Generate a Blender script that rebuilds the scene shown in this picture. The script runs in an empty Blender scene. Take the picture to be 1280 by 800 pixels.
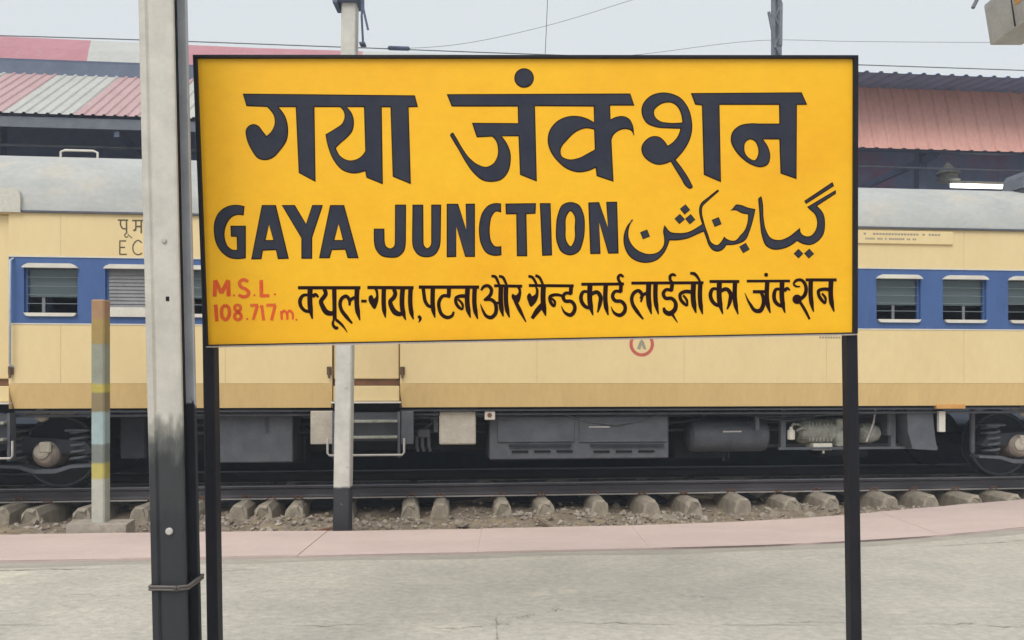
import bpy, math, random
from mathutils import Vector, Matrix, Euler
from mathutils.geometry import tessellate_polygon
random.seed(7)
R = math.radians
SC = bpy.context.scene
COL = SC.collection

# ------------------------------------------------------------------ camera, sky, sun, exposure
CAMZ, F, PCX, PCY = 1.6, 1000.0, 640.0, 475.0
cd = bpy.data.cameras.new('camera'); cam = bpy.data.objects.new('camera', cd); COL.objects.link(cam)
cam.location = (0, 0, CAMZ); cam.rotation_euler = (R(90), 0, 0)
cd.sensor_width = 36; cd.lens = 36*F/1280; cd.shift_y = (PCY-400)/1280
cd.clip_start = .05; cd.clip_end = 2000
SC.camera = cam

SUN_EL, SUN_AZ = 52, 200          # overcast: the sun is a broad soft patch behind the camera
w = bpy.data.worlds.new('World'); SC.world = w; w.use_nodes = True
nt = w.node_tree; bg = nt.nodes['Background']
sky = nt.nodes.new('ShaderNodeTexSky'); sky.sky_type = 'NISHITA'; sky.sun_disc = False
sky.sun_elevation = R(SUN_EL); sky.sun_rotation = R(SUN_AZ); sky.dust_density = 6; sky.air_density = 1.2
hs = nt.nodes.new('ShaderNodeHueSaturation'); hs.inputs['Saturation'].default_value = .12
mx = nt.nodes.new('ShaderNodeMix'); mx.data_type = 'RGBA'; mx.inputs[0].default_value = .8
mx.inputs[7].default_value = (6.1, 6.5, 6.75, 1)
nt.links.new(sky.outputs[0], hs.inputs['Color']); nt.links.new(hs.outputs[0], mx.inputs[6])
nt.links.new(mx.outputs[2], bg.inputs['Color']); bg.inputs['Strength'].default_value = .1
sd = bpy.data.lights.new('sun', 'SUN'); sd.energy = 1.5; sd.angle = R(40); sd.color = (1, .96, .9)
so = bpy.data.objects.new('sun', sd); COL.objects.link(so)
so.rotation_euler = (R(90-SUN_EL), 0, R(180-SUN_AZ)); so.location = (0, -5, 12)
SC.view_settings.view_transform = 'Standard'; SC.view_settings.look = 'None'
SC.view_settings.exposure = 0.48; SC.view_settings.gamma = 1
SC.render.engine = 'CYCLES'

# ------------------------------------------------------------------ helpers
def lin(c):
    return tuple(((v/255)/12.92 if v/255 <= .04045 else ((v/255+.055)/1.055)**2.4) for v in c)
def at(px, py, Y):
    "a point of the place at depth Y, from where it shows in the 1280 x 800 survey picture"
    return Vector(((px-PCX)/F*Y, Y, CAMZ-(py-PCY)/F*Y))

HAZE = .0035
MATS = {}
def nodes_of(name):
    m = bpy.data.materials.new(name); m.use_nodes = True
    return m, m.node_tree, m.node_tree.nodes['Principled BSDF']
def mat(name, c1, c2=None, rough=.7, metal=0, scale=6, lo=.35, hi=.65, bump=0, bscale=60, stretch=(1, 1, 1),
        c3=None, scale3=2, lo3=.55, hi3=.7, spec=.4, fine=.12):
    "albedo c1 with blotches of c2 and, over them, patches of c3 (linear colours)"
    m, t, b = nodes_of(name); N, L = t.nodes.new, t.links.new
    b.inputs['Roughness'].default_value = rough; b.inputs['Metallic'].default_value = metal
    b.inputs['Specular IOR Level'].default_value = spec
    tc = N('ShaderNodeTexCoord'); mp = N('ShaderNodeMapping'); mp.inputs['Scale'].default_value = stretch
    L(tc.outputs['Object'], mp.inputs['Vector'])
    def noise(sc, det=6, r=.6):
        n = N('ShaderNodeTexNoise'); n.inputs['Scale'].default_value = sc; n.inputs['Detail'].default_value = det
        n.inputs['Roughness'].default_value = r; L(mp.outputs[0], n.inputs['Vector']); return n
    def step(n, a, z):
        r = N('ShaderNodeMapRange'); r.inputs[1].default_value = a; r.inputs[2].default_value = z; r.clamp = True
        L(n.outputs['Fac'], r.inputs[0]); return r
    def mix(f, a, z):
        x = N('ShaderNodeMix'); x.data_type = 'RGBA'
        L(f, x.inputs[0])
        for i, v in ((6, a), (7, z)):
            if isinstance(v, tuple): x.inputs[i].default_value = (*v, 1)
            else: L(v, x.inputs[i])
        return x.outputs[2]
    c2 = c2 or tuple(v*.8 for v in c1)
    col = mix(step(noise(scale), lo, hi).outputs[0], c1, c2)
    if c3: col = mix(step(noise(scale3, 9, .7), lo3, hi3).outputs[0], col, c3)
    if fine:
        g = N('ShaderNodeHueSaturation'); r = N('ShaderNodeMapRange')
        r.inputs[1].default_value = .3; r.inputs[2].default_value = .7
        r.inputs[3].default_value = 1-fine; r.inputs[4].default_value = 1+fine
        L(noise(scale*9, 4, .7).outputs['Fac'], r.inputs[0]); L(r.outputs[0], g.inputs['Value']); L(col, g.inputs['Color'])
        col = g.outputs[0]
    L(col, b.inputs['Base Color'])
    if bump:
        bp = N('ShaderNodeBump'); bp.inputs['Strength'].default_value = bump; bp.inputs['Distance'].default_value = .02
        L(noise(bscale, 8, .65).outputs['Fac'], bp.inputs['Height']); L(bp.outputs[0], b.inputs['Normal'])
    MATS[name] = m; return m
def bands(name, stops, axis='Z', wob=.04, wscale=9, rough=.65, wear=None, soft=.012, run=None):
    "paint in bands along an axis (object space), with an uneven edge; stops = [(height, colour), ...] from the bottom"
    m, t, b = nodes_of(name); N, L = t.nodes.new, t.links.new
    b.inputs['Roughness'].default_value = rough
    tc = N('ShaderNodeTexCoord'); n = N('ShaderNodeTexNoise'); n.inputs['Scale'].default_value = wscale; n.inputs['Detail'].default_value = 7
    if run:
        rm = N('ShaderNodeMapping'); rm.inputs['Scale'].default_value = run; L(tc.outputs['Object'], rm.inputs['Vector']); L(rm.outputs[0], n.inputs['Vector'])
    else: L(tc.outputs['Object'], n.inputs['Vector'])
    sx = N('ShaderNodeSeparateXYZ'); L(tc.outputs['Object'], sx.inputs[0])
    a = N('ShaderNodeMath'); a.operation = 'MULTIPLY_ADD'; L(n.outputs['Fac'], a.inputs[0]); a.inputs[1].default_value = wob*4; L(sx.outputs[axis], a.inputs[2])
    a2 = N('ShaderNodeMath'); a2.operation = 'SUBTRACT'; L(a.outputs[0], a2.inputs[0]); a2.inputs[1].default_value = wob*2
    col = None
    for h, c in stops:
        if col is None:
            rgb = N('ShaderNodeRGB'); rgb.outputs[0].default_value = (*c, 1); col = rgb.outputs[0]; continue
        g = N('ShaderNodeMapRange'); g.clamp = True; g.inputs[1].default_value = h-soft; g.inputs[2].default_value = h+soft
        L(a2.outputs[0], g.inputs[0])
        x = N('ShaderNodeMix'); x.data_type = 'RGBA'; L(g.outputs[0], x.inputs[0]); L(col, x.inputs[6]); x.inputs[7].default_value = (*c, 1); col = x.outputs[2]
    n2 = N('ShaderNodeTexNoise'); n2.inputs['Scale'].default_value = 5; n2.inputs['Detail'].default_value = 10; n2.inputs['Roughness'].default_value = .75
    L(tc.outputs['Object'], n2.inputs['Vector'])
    r = N('ShaderNodeMapRange'); r.inputs[1].default_value = .35; r.inputs[2].default_value = .65; r.inputs[3].default_value = .82; r.inputs[4].default_value = 1.08
    L(n2.outputs['Fac'], r.inputs[0]); g = N('ShaderNodeHueSaturation'); L(r.outputs[0], g.inputs['Value']); L(col, g.inputs['Color']); col = g.outputs[0]
    if wear:
        rr = N('ShaderNodeMapRange'); rr.clamp = True; rr.inputs[1].default_value = .66; rr.inputs[2].default_value = .7
        n3 = N('ShaderNodeTexNoise'); n3.inputs['Scale'].default_value = 11; n3.inputs['Detail'].default_value = 8; L(tc.outputs['Object'], n3.inputs['Vector'])
        L(n3.outputs['Fac'], rr.inputs[0])
        x = N('ShaderNodeMix'); x.data_type = 'RGBA'; L(rr.outputs[0], x.inputs[0]); L(col, x.inputs[6]); x.inputs[7].default_value = (*wear, 1); col = x.outputs[2]
    L(col, b.inputs['Base Color'])
    bp = N('ShaderNodeBump'); bp.inputs['Strength'].default_value = .25; bp.inputs['Distance'].default_value = .006
    L(n2.outputs['Fac'], bp.inputs['Height']); L(bp.outputs[0], b.inputs['Normal'])
    MATS[name] = m; return m

class MB:
    "collects shapes into one mesh"
    def __init__(s): s.v = []; s.f = []; s.sm = []
    def add(s, vs, fs, smooth=False):
        o = len(s.v); s.v += [tuple(p) for p in vs]
        for f in fs: s.f.append(tuple(o+i for i in f)); s.sm.append(smooth)
    def box(s, x0, x1, y0, y1, z0, z1, b=0):
        if b <= 0:
            vs = [(x, y, z) for z in (z0, z1) for y in (y0, y1) for x in (x0, x1)]
            s.add(vs, [(0, 2, 3, 1), (4, 5, 7, 6), (0, 1, 5, 4), (2, 6, 7, 3), (0, 4, 6, 2), (1, 3, 7, 5)]); return s
        ring = [(x0+b, y0), (x1-b, y0), (x1, y0+b), (x1, y1-b), (x1-b, y1), (x0+b, y1), (x0, y1-b), (x0, y0+b)]
        ins = [(x0+b, y0+b), (x1-b, y0+b), (x1-b, y0+b), (x1-b, y1-b), (x1-b, y1-b), (x0+b, y1-b), (x0+b, y1-b), (x0+b, y0+b)]
        L = [[(*p, z0) for p in ins], [(*p, z0+b) for p in ring], [(*p, z1-b) for p in ring], [(*p, z1) for p in ins]]
        vs = sum(L, []); fs = []
        for k in range(3):
            for i in range(8):
                j = (i+1) % 8; fs.append((k*8+i, k*8+j, k*8+8+j, k*8+8+i))
        fs += [(24, 25, 27, 29), (0, 6, 4, 2)]
        s.add(vs, fs); return s
    def prism(s, pts, axis, a0, a1):
        "polygon pts (2D) pushed along an axis"
        def P(p, a): return (a, p[0], p[1]) if axis == 'x' else ((p[0], a, p[1]) if axis == 'y' else (p[0], p[1], a))
        n = len(pts); vs = [P(p, a0) for p in pts]+[P(p, a1) for p in pts]
        s.add(vs, [tuple(range(n)), tuple(range(2*n-1, n-1, -1))]+[(i, (i+1) % n, n+(i+1) % n, n+i) for i in range(n)]); return s
    def sweep(s, pts, axis, stations):
        "an open line of 2D points pushed along an axis: a sheet"
        def P(p, a): return (a, p[0], p[1]) if axis == 'x' else ((p[0], a, p[1]) if axis == 'y' else (p[0], p[1], a))
        n = len(pts); vs = [P(p, a) for a in stations for p in pts]
        fs = [(k*n+i, k*n+i+1, k*n+n+i+1, k*n+n+i) for k in range(len(stations)-1) for i in range(n-1)]
        s.add(vs, fs, True); return s
    def tube(s, pts, r, n=8, cap=True):
        pts = [Vector(p) for p in pts]; rs = r if isinstance(r, (list, tuple)) else [r]*len(pts)
        vs = []; up = None
        for i, p in enumerate(pts):
            d = (pts[min(i+1, len(pts)-1)]-pts[max(i-1, 0)]).normalized()
            if up is None: up = d.orthogonal().normalized()
            up = (up-d*up.dot(d)).normalized(); sd = d.cross(up)
            vs += [p+(up*math.cos(2*math.pi*k/n)+sd*math.sin(2*math.pi*k/n))*rs[i] for k in range(n)]
        fs = [(i*n+k, i*n+(k+1) % n, i*n+n+(k+1) % n, i*n+n+k) for i in range(len(pts)-1) for k in range(n)]
        s.add(vs, fs, n > 6)
        if cap: 
            o = len(vs)-n; s.add(vs[:n], [tuple(range(n-1, -1, -1))]); s.add(vs[o:], [tuple(range(n))])
        return s
    def lathe(s, prof, c, axis='y', n=24):
        "prof = [(radius, along)], closed by its ends"
        vs = []
        for r, a in prof:
            for k in range(n):
                u, v = r*math.cos(2*math.pi*k/n), r*math.sin(2*math.pi*k/n)
                vs.append({'y': (c[0]+u, c[1]+a, c[2]+v), 'x': (c[0]+a, c[1]+u, c[2]+v), 'z': (c[0]+u, c[1]+v, c[2]+a)}[axis])
        fs = [(i*n+k, i*n+(k+1) % n, i*n+n+(k+1) % n, i*n+n+k) for i in range(len(prof)-1) for k in range(n)]
        s.add(vs, fs, False)
        s.add(vs[:n], [tuple(range(n))]); s.add(vs[-n:], [tuple(range(n))]); return s
    def torus(s, c, R_, r, axis='z', n=18, m=8):
        vs = []
        for i in range(n):
            a = 2*math.pi*i/n
            for k in range(m):
                b = 2*math.pi*k/m; q = R_+r*math.cos(b); h = r*math.sin(b)
                p = (q*math.cos(a), q*math.sin(a), h)
                if axis == 'y': p = (p[0], p[2], p[1])
                vs.append((c[0]+p[0], c[1]+p[1], c[2]+p[2]))
        s.add(vs, [(i*m+k, ((i+1) % n)*m+k, ((i+1) % n)*m+(k+1) % m, i*m+(k+1) % m) for i in range(n) for k in range(m)], True); return s
    def mesh(s, name, material):
        me = bpy.data.meshes.new(name); me.from_pydata(s.v, [], s.f)
        me.polygons.foreach_set('use_smooth', s.sm); me.update(); me.validate()
        import bmesh
        bm = bmesh.new(); bm.from_mesh(me); bmesh.ops.recalc_face_normals(bm, faces=bm.faces); bm.to_mesh(me); bm.free()
        me.materials.append(MATS[material] if isinstance(material, str) else material); return me
    def build(s, name, material, parent=None, **k):
        return link(name, s.mesh(name, material), parent, **k)
def link(name, me, parent=None, loc=None, rot=None, label=None, cat=None, group=None, kind=None):
    o = bpy.data.objects.new(name, me); COL.objects.link(o)
    if parent: o.parent = parent
    if loc is not None: o.location = loc
    if rot is not None: o.rotation_euler = rot
    return tag(o, label, cat, group, kind)
def tag(o, label=None, cat=None, group=None, kind=None):
    for k, v in (('label', label), ('category', cat), ('group', group), ('kind', kind)):
        if v: o[k] = v
    return o
def thing(name, label, cat, loc=(0, 0, 0), rz=0, group=None, kind=None, rot=None):
    return link(name, None, None, loc, rot or (0, 0, rz), label, cat, group, kind)

# lettering: outlines (corner points marked 'c', the others rounded) and brush strokes
def crom(P, closed, n=6):
    "P = [(x, y, corner)] -> smooth list of points"
    out = []; m = len(P); rng = range(m) if closed else range(m-1)
    for i in rng:
        p1, p2 = P[i], P[(i+1) % m]
        if p1[2] and p2[2]: out.append(p1[:2]); continue
        p0 = P[i-1] if (closed or i > 0) and not p1[2] else None
        p3 = P[(i+2) % m] if (closed or i+2 < m) and not p2[2] else None
        d = math.dist(p1[:2], p2[:2])+1e-6
        def tan(a, b, c):
            l1, l2 = math.dist(a[:2], b[:2])+1e-6, math.dist(b[:2], c[:2])+1e-6
            v = [((b[k]-a[k])/l1*l2+(c[k]-b[k])/l2*l1)/(l1+l2) for k in (0, 1)]
            return [x*d for x in v]
        t1 = tan(p0, p1, p2) if p0 else None; t2 = tan(p1, p2, p3) if p3 else None
        ch = [p2[0]-p1[0], p2[1]-p1[1]]
        if t1 is None and t2 is None: t1 = t2 = ch
        elif t1 is None: t1 = [1.5*ch[k]-.5*t2[k] for k in (0, 1)]
        elif t2 is None: t2 = [1.5*ch[k]-.5*t1[k] for k in (0, 1)]
        for q in range(n):
            u = q/n; h = (2*u**3-3*u*u+1, u**3-2*u*u+u, -2*u**3+3*u*u, u**3-u*u)
            out.append(tuple(h[0]*p1[k]+h[1]*t1[k]+h[2]*p2[k]+h[3]*t2[k] for k in (0, 1)))
    if not closed: out.append(P[-1][:2])
    return out
def parse(s):
    return [(*[float(v) for v in q.rstrip('c').split(',')], q.endswith('c')) for q in s.split()]
def area(L): return sum(L[i][0]*L[(i+1) % len(L)][1]-L[(i+1) % len(L)][0]*L[i][1] for i in range(len(L)))/2
def inset(L, d):
    "moves a loop d to its inside"
    s = 1 if area(L) > 0 else -1; n = len(L); out = []
    L = [p for i, p in enumerate(L) if math.dist(p, L[i-1]) > 1e-4]; n = len(L)
    for i in range(n):
        a, b, c = L[i-1], L[i], L[(i+1) % n]
        l1, l2 = math.dist(a, b), math.dist(b, c)
        n1 = (-(b[1]-a[1])/l1*s, (b[0]-a[0])/l1*s); n2 = (-(c[1]-b[1])/l2*s, (c[0]-b[0])/l2*s)
        m = (n1[0]+n2[0], n1[1]+n2[1]); q = m[0]*m[0]+m[1]*m[1]
        k = min(2/q, 1.6) if q > 1e-6 else 0
        out.append((b[0]+m[0]*k*d, b[1]+m[1]*k*d))
    return out
def fill(loops):
    pts = [p for L in loops for p in L]
    tri = tessellate_polygon([[Vector((p[0], p[1], 0)) for p in L] for L in loops])
    return pts, tri
def brush(s, n=6):
    "'x,y,w x,y,w ...' -> a strip of quads, width per point"
    q = [[float(v) for v in a.split(',')] for a in s.split()]
    c = crom([(a[0], a[1], False) for a in q], False, n if len(q) > 2 else 4)
    m = len(c)-1; L, Rr = [], []
    for i, p in enumerate(c):
        u = i/m*(len(q)-1); k = min(int(u), len(q)-2); wd = q[k][2]+(q[k+1][2]-q[k][2])*(u-k)
        a, b = c[max(i-1, 0)], c[min(i+1, m)]; l = math.dist(a, b)+1e-9
        nx, ny = -(b[1]-a[1])/l*wd/2, (b[0]-a[0])/l*wd/2
        L.append((p[0]+nx, p[1]+ny)); Rr.append((p[0]-nx, p[1]-ny))
    return L+Rr, [(i, i+1, m+1+i+1, m+1+i) for i in range(m)]

# ------------------------------------------------------------------ materials
mat('concrete', (.505, .47, .405), (.43, .405, .35), .9, scale=2.0, stretch=(.8, 1, 1), bump=.5, bscale=22, c3=(.60, .55, .46), scale3=1.3, lo3=.58, hi3=.70, fine=.17)
mat('concrete_dark', (.33, .305, .26), (.41, .375, .32), .9, scale=2.5, stretch=(.5, 2, 1), bump=.2)
mat('joint_dirt', (.22, .20, .17), (.30, .27, .23), .95, scale=8)
mat('crack_dirt', (.30, .28, .24), (.38, .35, .30), .95, scale=8)
mat('pink_paint', (.60, .475, .435), (.54, .43, .39), .8, scale=1.6, stretch=(.6, 1.5, 1), bump=.12, bscale=30, c3=(.46, .40, .35), scale3=2.2, lo3=.62, hi3=.8, fine=.06)
mat('soil', (.31, .25, .185), (.18, .145, .11), .95, scale=9, bump=.8, bscale=25, c3=(.36, .28, .17), scale3=3, lo3=.5, hi3=.66, fine=.25)
mat('stone', (.33, .27, .21), (.21, .175, .145), .9, scale=9, bump=.4, bscale=40)
mat('stone_pale', (.42, .37, .31), (.28, .24, .20), .9, scale=9, bump=.4, bscale=40)
mat('sleeper_concrete', (.38, .33, .26), (.25, .215, .17), .9, scale=7, bump=.4, bscale=40, c3=(.15, .12, .095), scale3=5, lo3=.58, hi3=.75)
mat('rail_side', (.085, .078, .085), (.06, .055, .06), .6, scale=10, stretch=(.2, 1, 1), metal=.2)
mat('rail_foot_light', (.40, .37, .34), (.30, .27, .25), .8, scale=6, stretch=(.4, 1, 1))  # pale tone for the painted light line along the rail foot
mat('rail_top', (.32, .33, .36), (.25, .26, .29), .35, metal=.9, scale=6)
mat('platform_shade', (.05, .062, .085), (.035, .045, .065), .95, scale=2)  # shade seen beneath the coach, put into the far platform's colour
mat('track_bed_shade', (.05, .055, .068), (.032, .036, .046), .9, scale=6)  # dark tone painting in the shade under the coach
mat('cream', (.745, .585, .315), (.71, .55, .29), .45, scale=1.0, stretch=(1.2, 1, .6), c3=(.60, .465, .26), scale3=2.2, lo3=.60, hi3=.85, fine=.03, spec=.35)
mat('cream_shade', (.66, .51, .275), None, .5, scale=4)
mat('turn_under_shade', (.76, .55, .245), (.70, .50, .22), .5, scale=1.2, stretch=(2, 1, .5), c3=(.60, .43, .20), scale3=2.6, lo3=.6, hi3=.8, fine=.05)  # cream with the lower panel's shade and warm bounce put into the colour
mat('cream_pale', (.68, .65, .57), (.58, .55, .48), .5, scale=5, fine=.05)
mat('blue', (.048, .103, .27), (.058, .12, .295), .45, scale=2, c3=(.045, .085, .20), scale3=3, lo3=.54, hi3=.78, fine=.06, stretch=(2, 1, .6))
mat('roof_grey', (.44, .445, .43), (.365, .375, .365), .65, scale=1.6, stretch=(.9, 1, 1.6), c3=(.48, .44, .37), scale3=2, lo3=.5, hi3=.72, fine=.08)
mat('hood_paint', (.56, .54, .48), (.50, .48, .42), .6, scale=3)
mat('gear_grey', (.105, .11, .125), (.075, .08, .095), .7, scale=5, c3=(.10, .085, .07), scale3=4, lo3=.6, hi3=.78)
mat('gear_dark', (.028, .031, .040), (.018, .020, .027), .75, scale=6, c3=(.045, .038, .036), scale3=4, lo3=.62, hi3=.75)
mat('gear_pale', (.34, .34, .29), (.2, .2, .17), .6, scale=11, c3=(.10, .09, .075), scale3=7, lo3=.55, hi3=.7)
mat('gear_beige', (.50, .45, .38), (.38, .34, .28), .65, scale=6)
mat('axle_beige', (.30, .245, .20), (.17, .14, .12), .7, scale=9)
mat('rust', (.22, .10, .05), (.13, .065, .04), .85, scale=9)
mat('rust_dark', (.16, .105, .06), (.10, .065, .045), .85, scale=9)
mat('amber', (.62, .32, .10), None, .5, scale=9)
mat('interior', (.30, .38, .40), (.24, .31, .33), .7, scale=3)
mat('seat_blue', (.03, .05, .10), None, .6, scale=6)
mat('shutter', (.24, .24, .25), (.19, .19, .20), .6, scale=5)
mat('bar_white', (.17, .20, .22), None, .5, scale=8)
mat('pipe_pale', (.42, .50, .60), None, .4, scale=8)
mat('mark_dark', (.09, .075, .04), None, .6, scale=8)
mat('mark_red', (.56, .12, .09), None, .6, scale=8)
mat('mark_grey', (.34, .30, .23), None, .6, scale=8)
mat('board_yellow', (.92, .50, .013), (.905, .46, .011), .40, scale=1.3, stretch=(1, 1, 1.6), c3=(.86, .40, .008), scale3=1.1, lo3=.52, hi3=.8, fine=.035, spec=.3)
mat('letter_black', (.027, .031, .050), (.038, .041, .058), .6, scale=5, fine=.10, spec=.12)
mat('letter_edge', (.016, .0025, .0025), None, .6, scale=6, fine=.05, spec=.10)
mat('letter_red', (.72, .075, .012), (.74, .13, .015), .5, scale=14, lo=.4, hi=.6, c3=(.80, .26, .012), scale3=20, lo3=.60, hi3=.78)
mat('board_edge', (.55, .46, .42), None, .5, scale=8)
mat('black_paint_and_shade', (.0075, .0075, .012), (.012, .011, .016), .5, scale=5, c3=(.022, .018, .02), scale3=8, lo3=.62, hi3=.8, spec=.25)  # black paint of the sign; also painted shade on the pole's web
mat('wire', (.16, .17, .18), None, .6)
mat('wire_tie', (.16, .14, .13), None, .6, metal=.4)
mat('bolt', (.5, .47, .44), None, .5)
mat('hole', (.006, .006, .006), None, .9)
mat('sheet_red', (.43, .185, .215), (.39, .16, .185), .6, scale=2, c3=(.44, .27, .27), scale3=3, lo3=.55, hi3=.8)
mat('sheet_pink', (.47, .315, .315), (.43, .28, .28), .6, scale=2, c3=(.42, .24, .24), scale3=3, lo3=.55, hi3=.75, stretch=(1.5, 1, .4))
mat('sheet_salmon', (.73, .395, .33), (.68, .355, .30), .6, scale=2, c3=(.58, .30, .26), scale3=3, lo3=.55, hi3=.75, stretch=(1.5, 1, .4))
mat('sheet_white', (.46, .46, .43), (.41, .41, .385), .6, scale=2, c3=(.36, .34, .31), scale3=3, lo3=.6, hi3=.8)
mat('sheet_blue', (.13, .16, .23), (.10, .125, .18), .6, scale=3)
mat('sheet_overhang', (.30, .40, .62), (.25, .34, .54), .6, scale=3)
mat('steel_grey', (.16, .175, .20), (.11, .12, .15), .6, scale=4)
mat('steel_navy', (.10, .125, .20), (.07, .09, .15), .6, scale=4)
mat('hall_wall', (.20, .23, .36), (.15, .18, .30), .85, scale=.6, c3=(.26, .14, .24), scale3=.35, lo3=.5, hi3=.6)
mat('mast_paint', (.50, .47, .40), (.43, .40, .34), .7, scale=4)
mat('box_metal', (.44, .45, .44), (.34, .35, .35), .45, scale=7, metal=.1, c3=(.38, .33, .28), scale3=5, lo3=.58, hi3=.72)
mat('wood', (.20, .15, .11), None, .85, scale=12)
bands('pole_paint', [(-9, (.022, .023, .028)), (.95, (.032, .033, .036)), (1.24, (.085, .088, .085)), (1.33, (.24, .235, .205)), (1.40, (.52, .49, .435)), (2.0, (.55, .52, .465))], wob=.07, wscale=9, soft=.035, run=(2.5, 1, .8))
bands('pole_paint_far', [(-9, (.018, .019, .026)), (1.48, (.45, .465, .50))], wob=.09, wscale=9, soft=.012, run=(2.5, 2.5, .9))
bands('post_paint', [(-9, (.03, .03, .036)), (.44, (.56, .545, .50))], wob=.012, wscale=12, wear=(.40, .37, .32))
bands('stripe_paint', [(-9, (.44, .44, .38)), (.55, (.46, .40, .11)), (.72, (.19, .21, .19)), (.92, (.33, .43, .43)), (1.26, (.24, .19, .10)), (1.47, (.46, .38, .08)), (1.56, (.28, .29, .23)), (1.985, (.36, .25, .08)), (2.25, (.36, .21, .11))], wob=.012, wscale=10)
def glass():
    m, t, b = nodes_of('dusty_glass'); N, L = t.nodes.new, t.links.new
    b.inputs['Base Color'].default_value = (.15, .19, .20, 1); b.inputs['Roughness'].default_value = .15
    tr = N('ShaderNodeBsdfTransparent'); tr.inputs[0].default_value = (.6, .75, .75, 1)
    ms = N('ShaderNodeMixShader'); ms.inputs[0].default_value = .6
    L(tr.outputs[0], ms.inputs[1]); L(b.outputs[0], ms.inputs[2]); L(ms.outputs[0], t.nodes['Material Output'].inputs['Surface'])
    MATS['glass'] = m
glass()
m_, t_, b_ = nodes_of('tube_glow'); b_.inputs['Emission Color'].default_value = (1, .97, .9, 1); b_.inputs['Emission Strength'].default_value = 4; MATS['tube_glow'] = m_

# ------------------------------------------------------------------ ground and platform
g = MB(); g.add([(-400, -300, -.42), (400, -300, -.42), (400, 900, -.42), (-400, 900, -.42)], [(0, 1, 2, 3)])
g.build('ground', 'soil', kind='structure')
OUT = [(0, 669.5), (250, 667), (500, 664), (700, 660), (860, 656), (1000, 649), (1075, 643), (1180, 634), (1280, 625)]
INN = [(0, 703), (250, 698.5), (500, 693.5), (700, 689), (860, 685.5), (1000, 681), (1075, 677), (1180, 670), (1280, 660.5)]
def ground_pt(px, py): Y = F*CAMZ/(py-PCY); return ((px-PCX)/F*Y, Y)
o_ = [(-26, 7.0), (-12, 7.82)]+[ground_pt(*p) for p in OUT]+[(10, 10.96), (26, 12.45)]
i_ = [(-26, 5.9), (-12, 6.65)]+[ground_pt(*p) for p in INN]+[(10, 9.86), (26, 11.35)]
def resample(P, n):
    c = crom([(x, y, False) for x, y in P], False, 8); L = [0]
    for a, b in zip(c, c[1:]): L.append(L[-1]+math.dist(a, b))
    out = []
    for k in range(n+1):
        t = L[-1]*k/n; i = max(j for j in range(len(L)) if L[j] <= t+1e-9); i = min(i, len(c)-2)
        u = (t-L[i])/(L[i+1]-L[i]+1e-9); out.append((c[i][0]+(c[i+1][0]-c[i][0])*u, c[i][1]+(c[i+1][1]-c[i][1])*u))
    return out
def y_on(P, x):
    for a, b in zip(P, P[1:]):
        if a[0] <= x <= b[0]: return a[1]+(b[1]-a[1])*(x-a[0])/(b[0]-a[0])
    return P[0][1] if x < P[0][0] else P[-1][1]
oc = resample(o_, 400); ic = resample(i_, 400)
# coping: pink painted slabs along the platform edge, 0.9 to 1.9 m long
coping = MB(); 
cuts = [-26.0]
x = -26
while x < 25: x += random.choice((1.55, 1.62, 1.7)); cuts.append(x)
edge = None
for k, (a, b) in enumerate(zip(cuts, cuts[1:])):
    mb = MB(); n = 6; dz = random.uniform(-.004, .006); gap = .0009
    top = []; bot = []
    jo = [random.uniform(-.02, .02) if edge else 0 for _ in range(n+1)]
    xs = [a+gap+(b-a-2*gap)*i/n for i in range(n+1)]
    vo = [(xx, y_on(oc, xx)+(random.uniform(-.012, .012)), .012+dz) for xx in xs]
    vi = [(xx, y_on(ic, xx), .012+dz) for xx in xs]
    vs = vi+vo+[(p[0], p[1]+.02, -.42) for p in vo]
    fs = [(i, i+1, n+1+i+1, n+1+i) for i in range(n)]+[(n+1+i, n+2+i, 2*n+3+i, 2*n+2+i) for i in range(n)]
    mb.add(vs, fs)
    mb.add([vi[0], vo[0], (vo[0][0], vo[0][1]+.02, -.42), (vi[0][0], vi[0][1], -.1)], [(0, 1, 2, 3)])
    mb.add([vi[-1], vo[-1], (vo[-1][0], vo[-1][1]+.02, -.42), (vi[-1][0], vi[-1][1], -.1)], [(0, 1, 2, 3)])
    mb.add([vi[0], vi[-1], (vi[-1][0], vi[-1][1], -.1), (vi[0][0], vi[0][1], -.1)], [(0, 1, 2, 3)])
    if edge is None: edge = link('platform_edge', None, kind='structure')
    mb.build('coping_slab', 'pink_paint', edge)
# bed under the slabs, seen only in their joints
mb = MB(); n = 40
vs = []
for i in range(n+1):
    xx = -26+52*i/n; vs += [(xx, y_on(ic, xx)-.05, -.03), (xx, y_on(oc, xx)-.03, -.03)]
mb.add(vs, [(2*i, 2*i+2, 2*i+3, 2*i+1) for i in range(n)]); mb.build('platform_bed', 'pink_paint', kind='structure')
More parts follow.
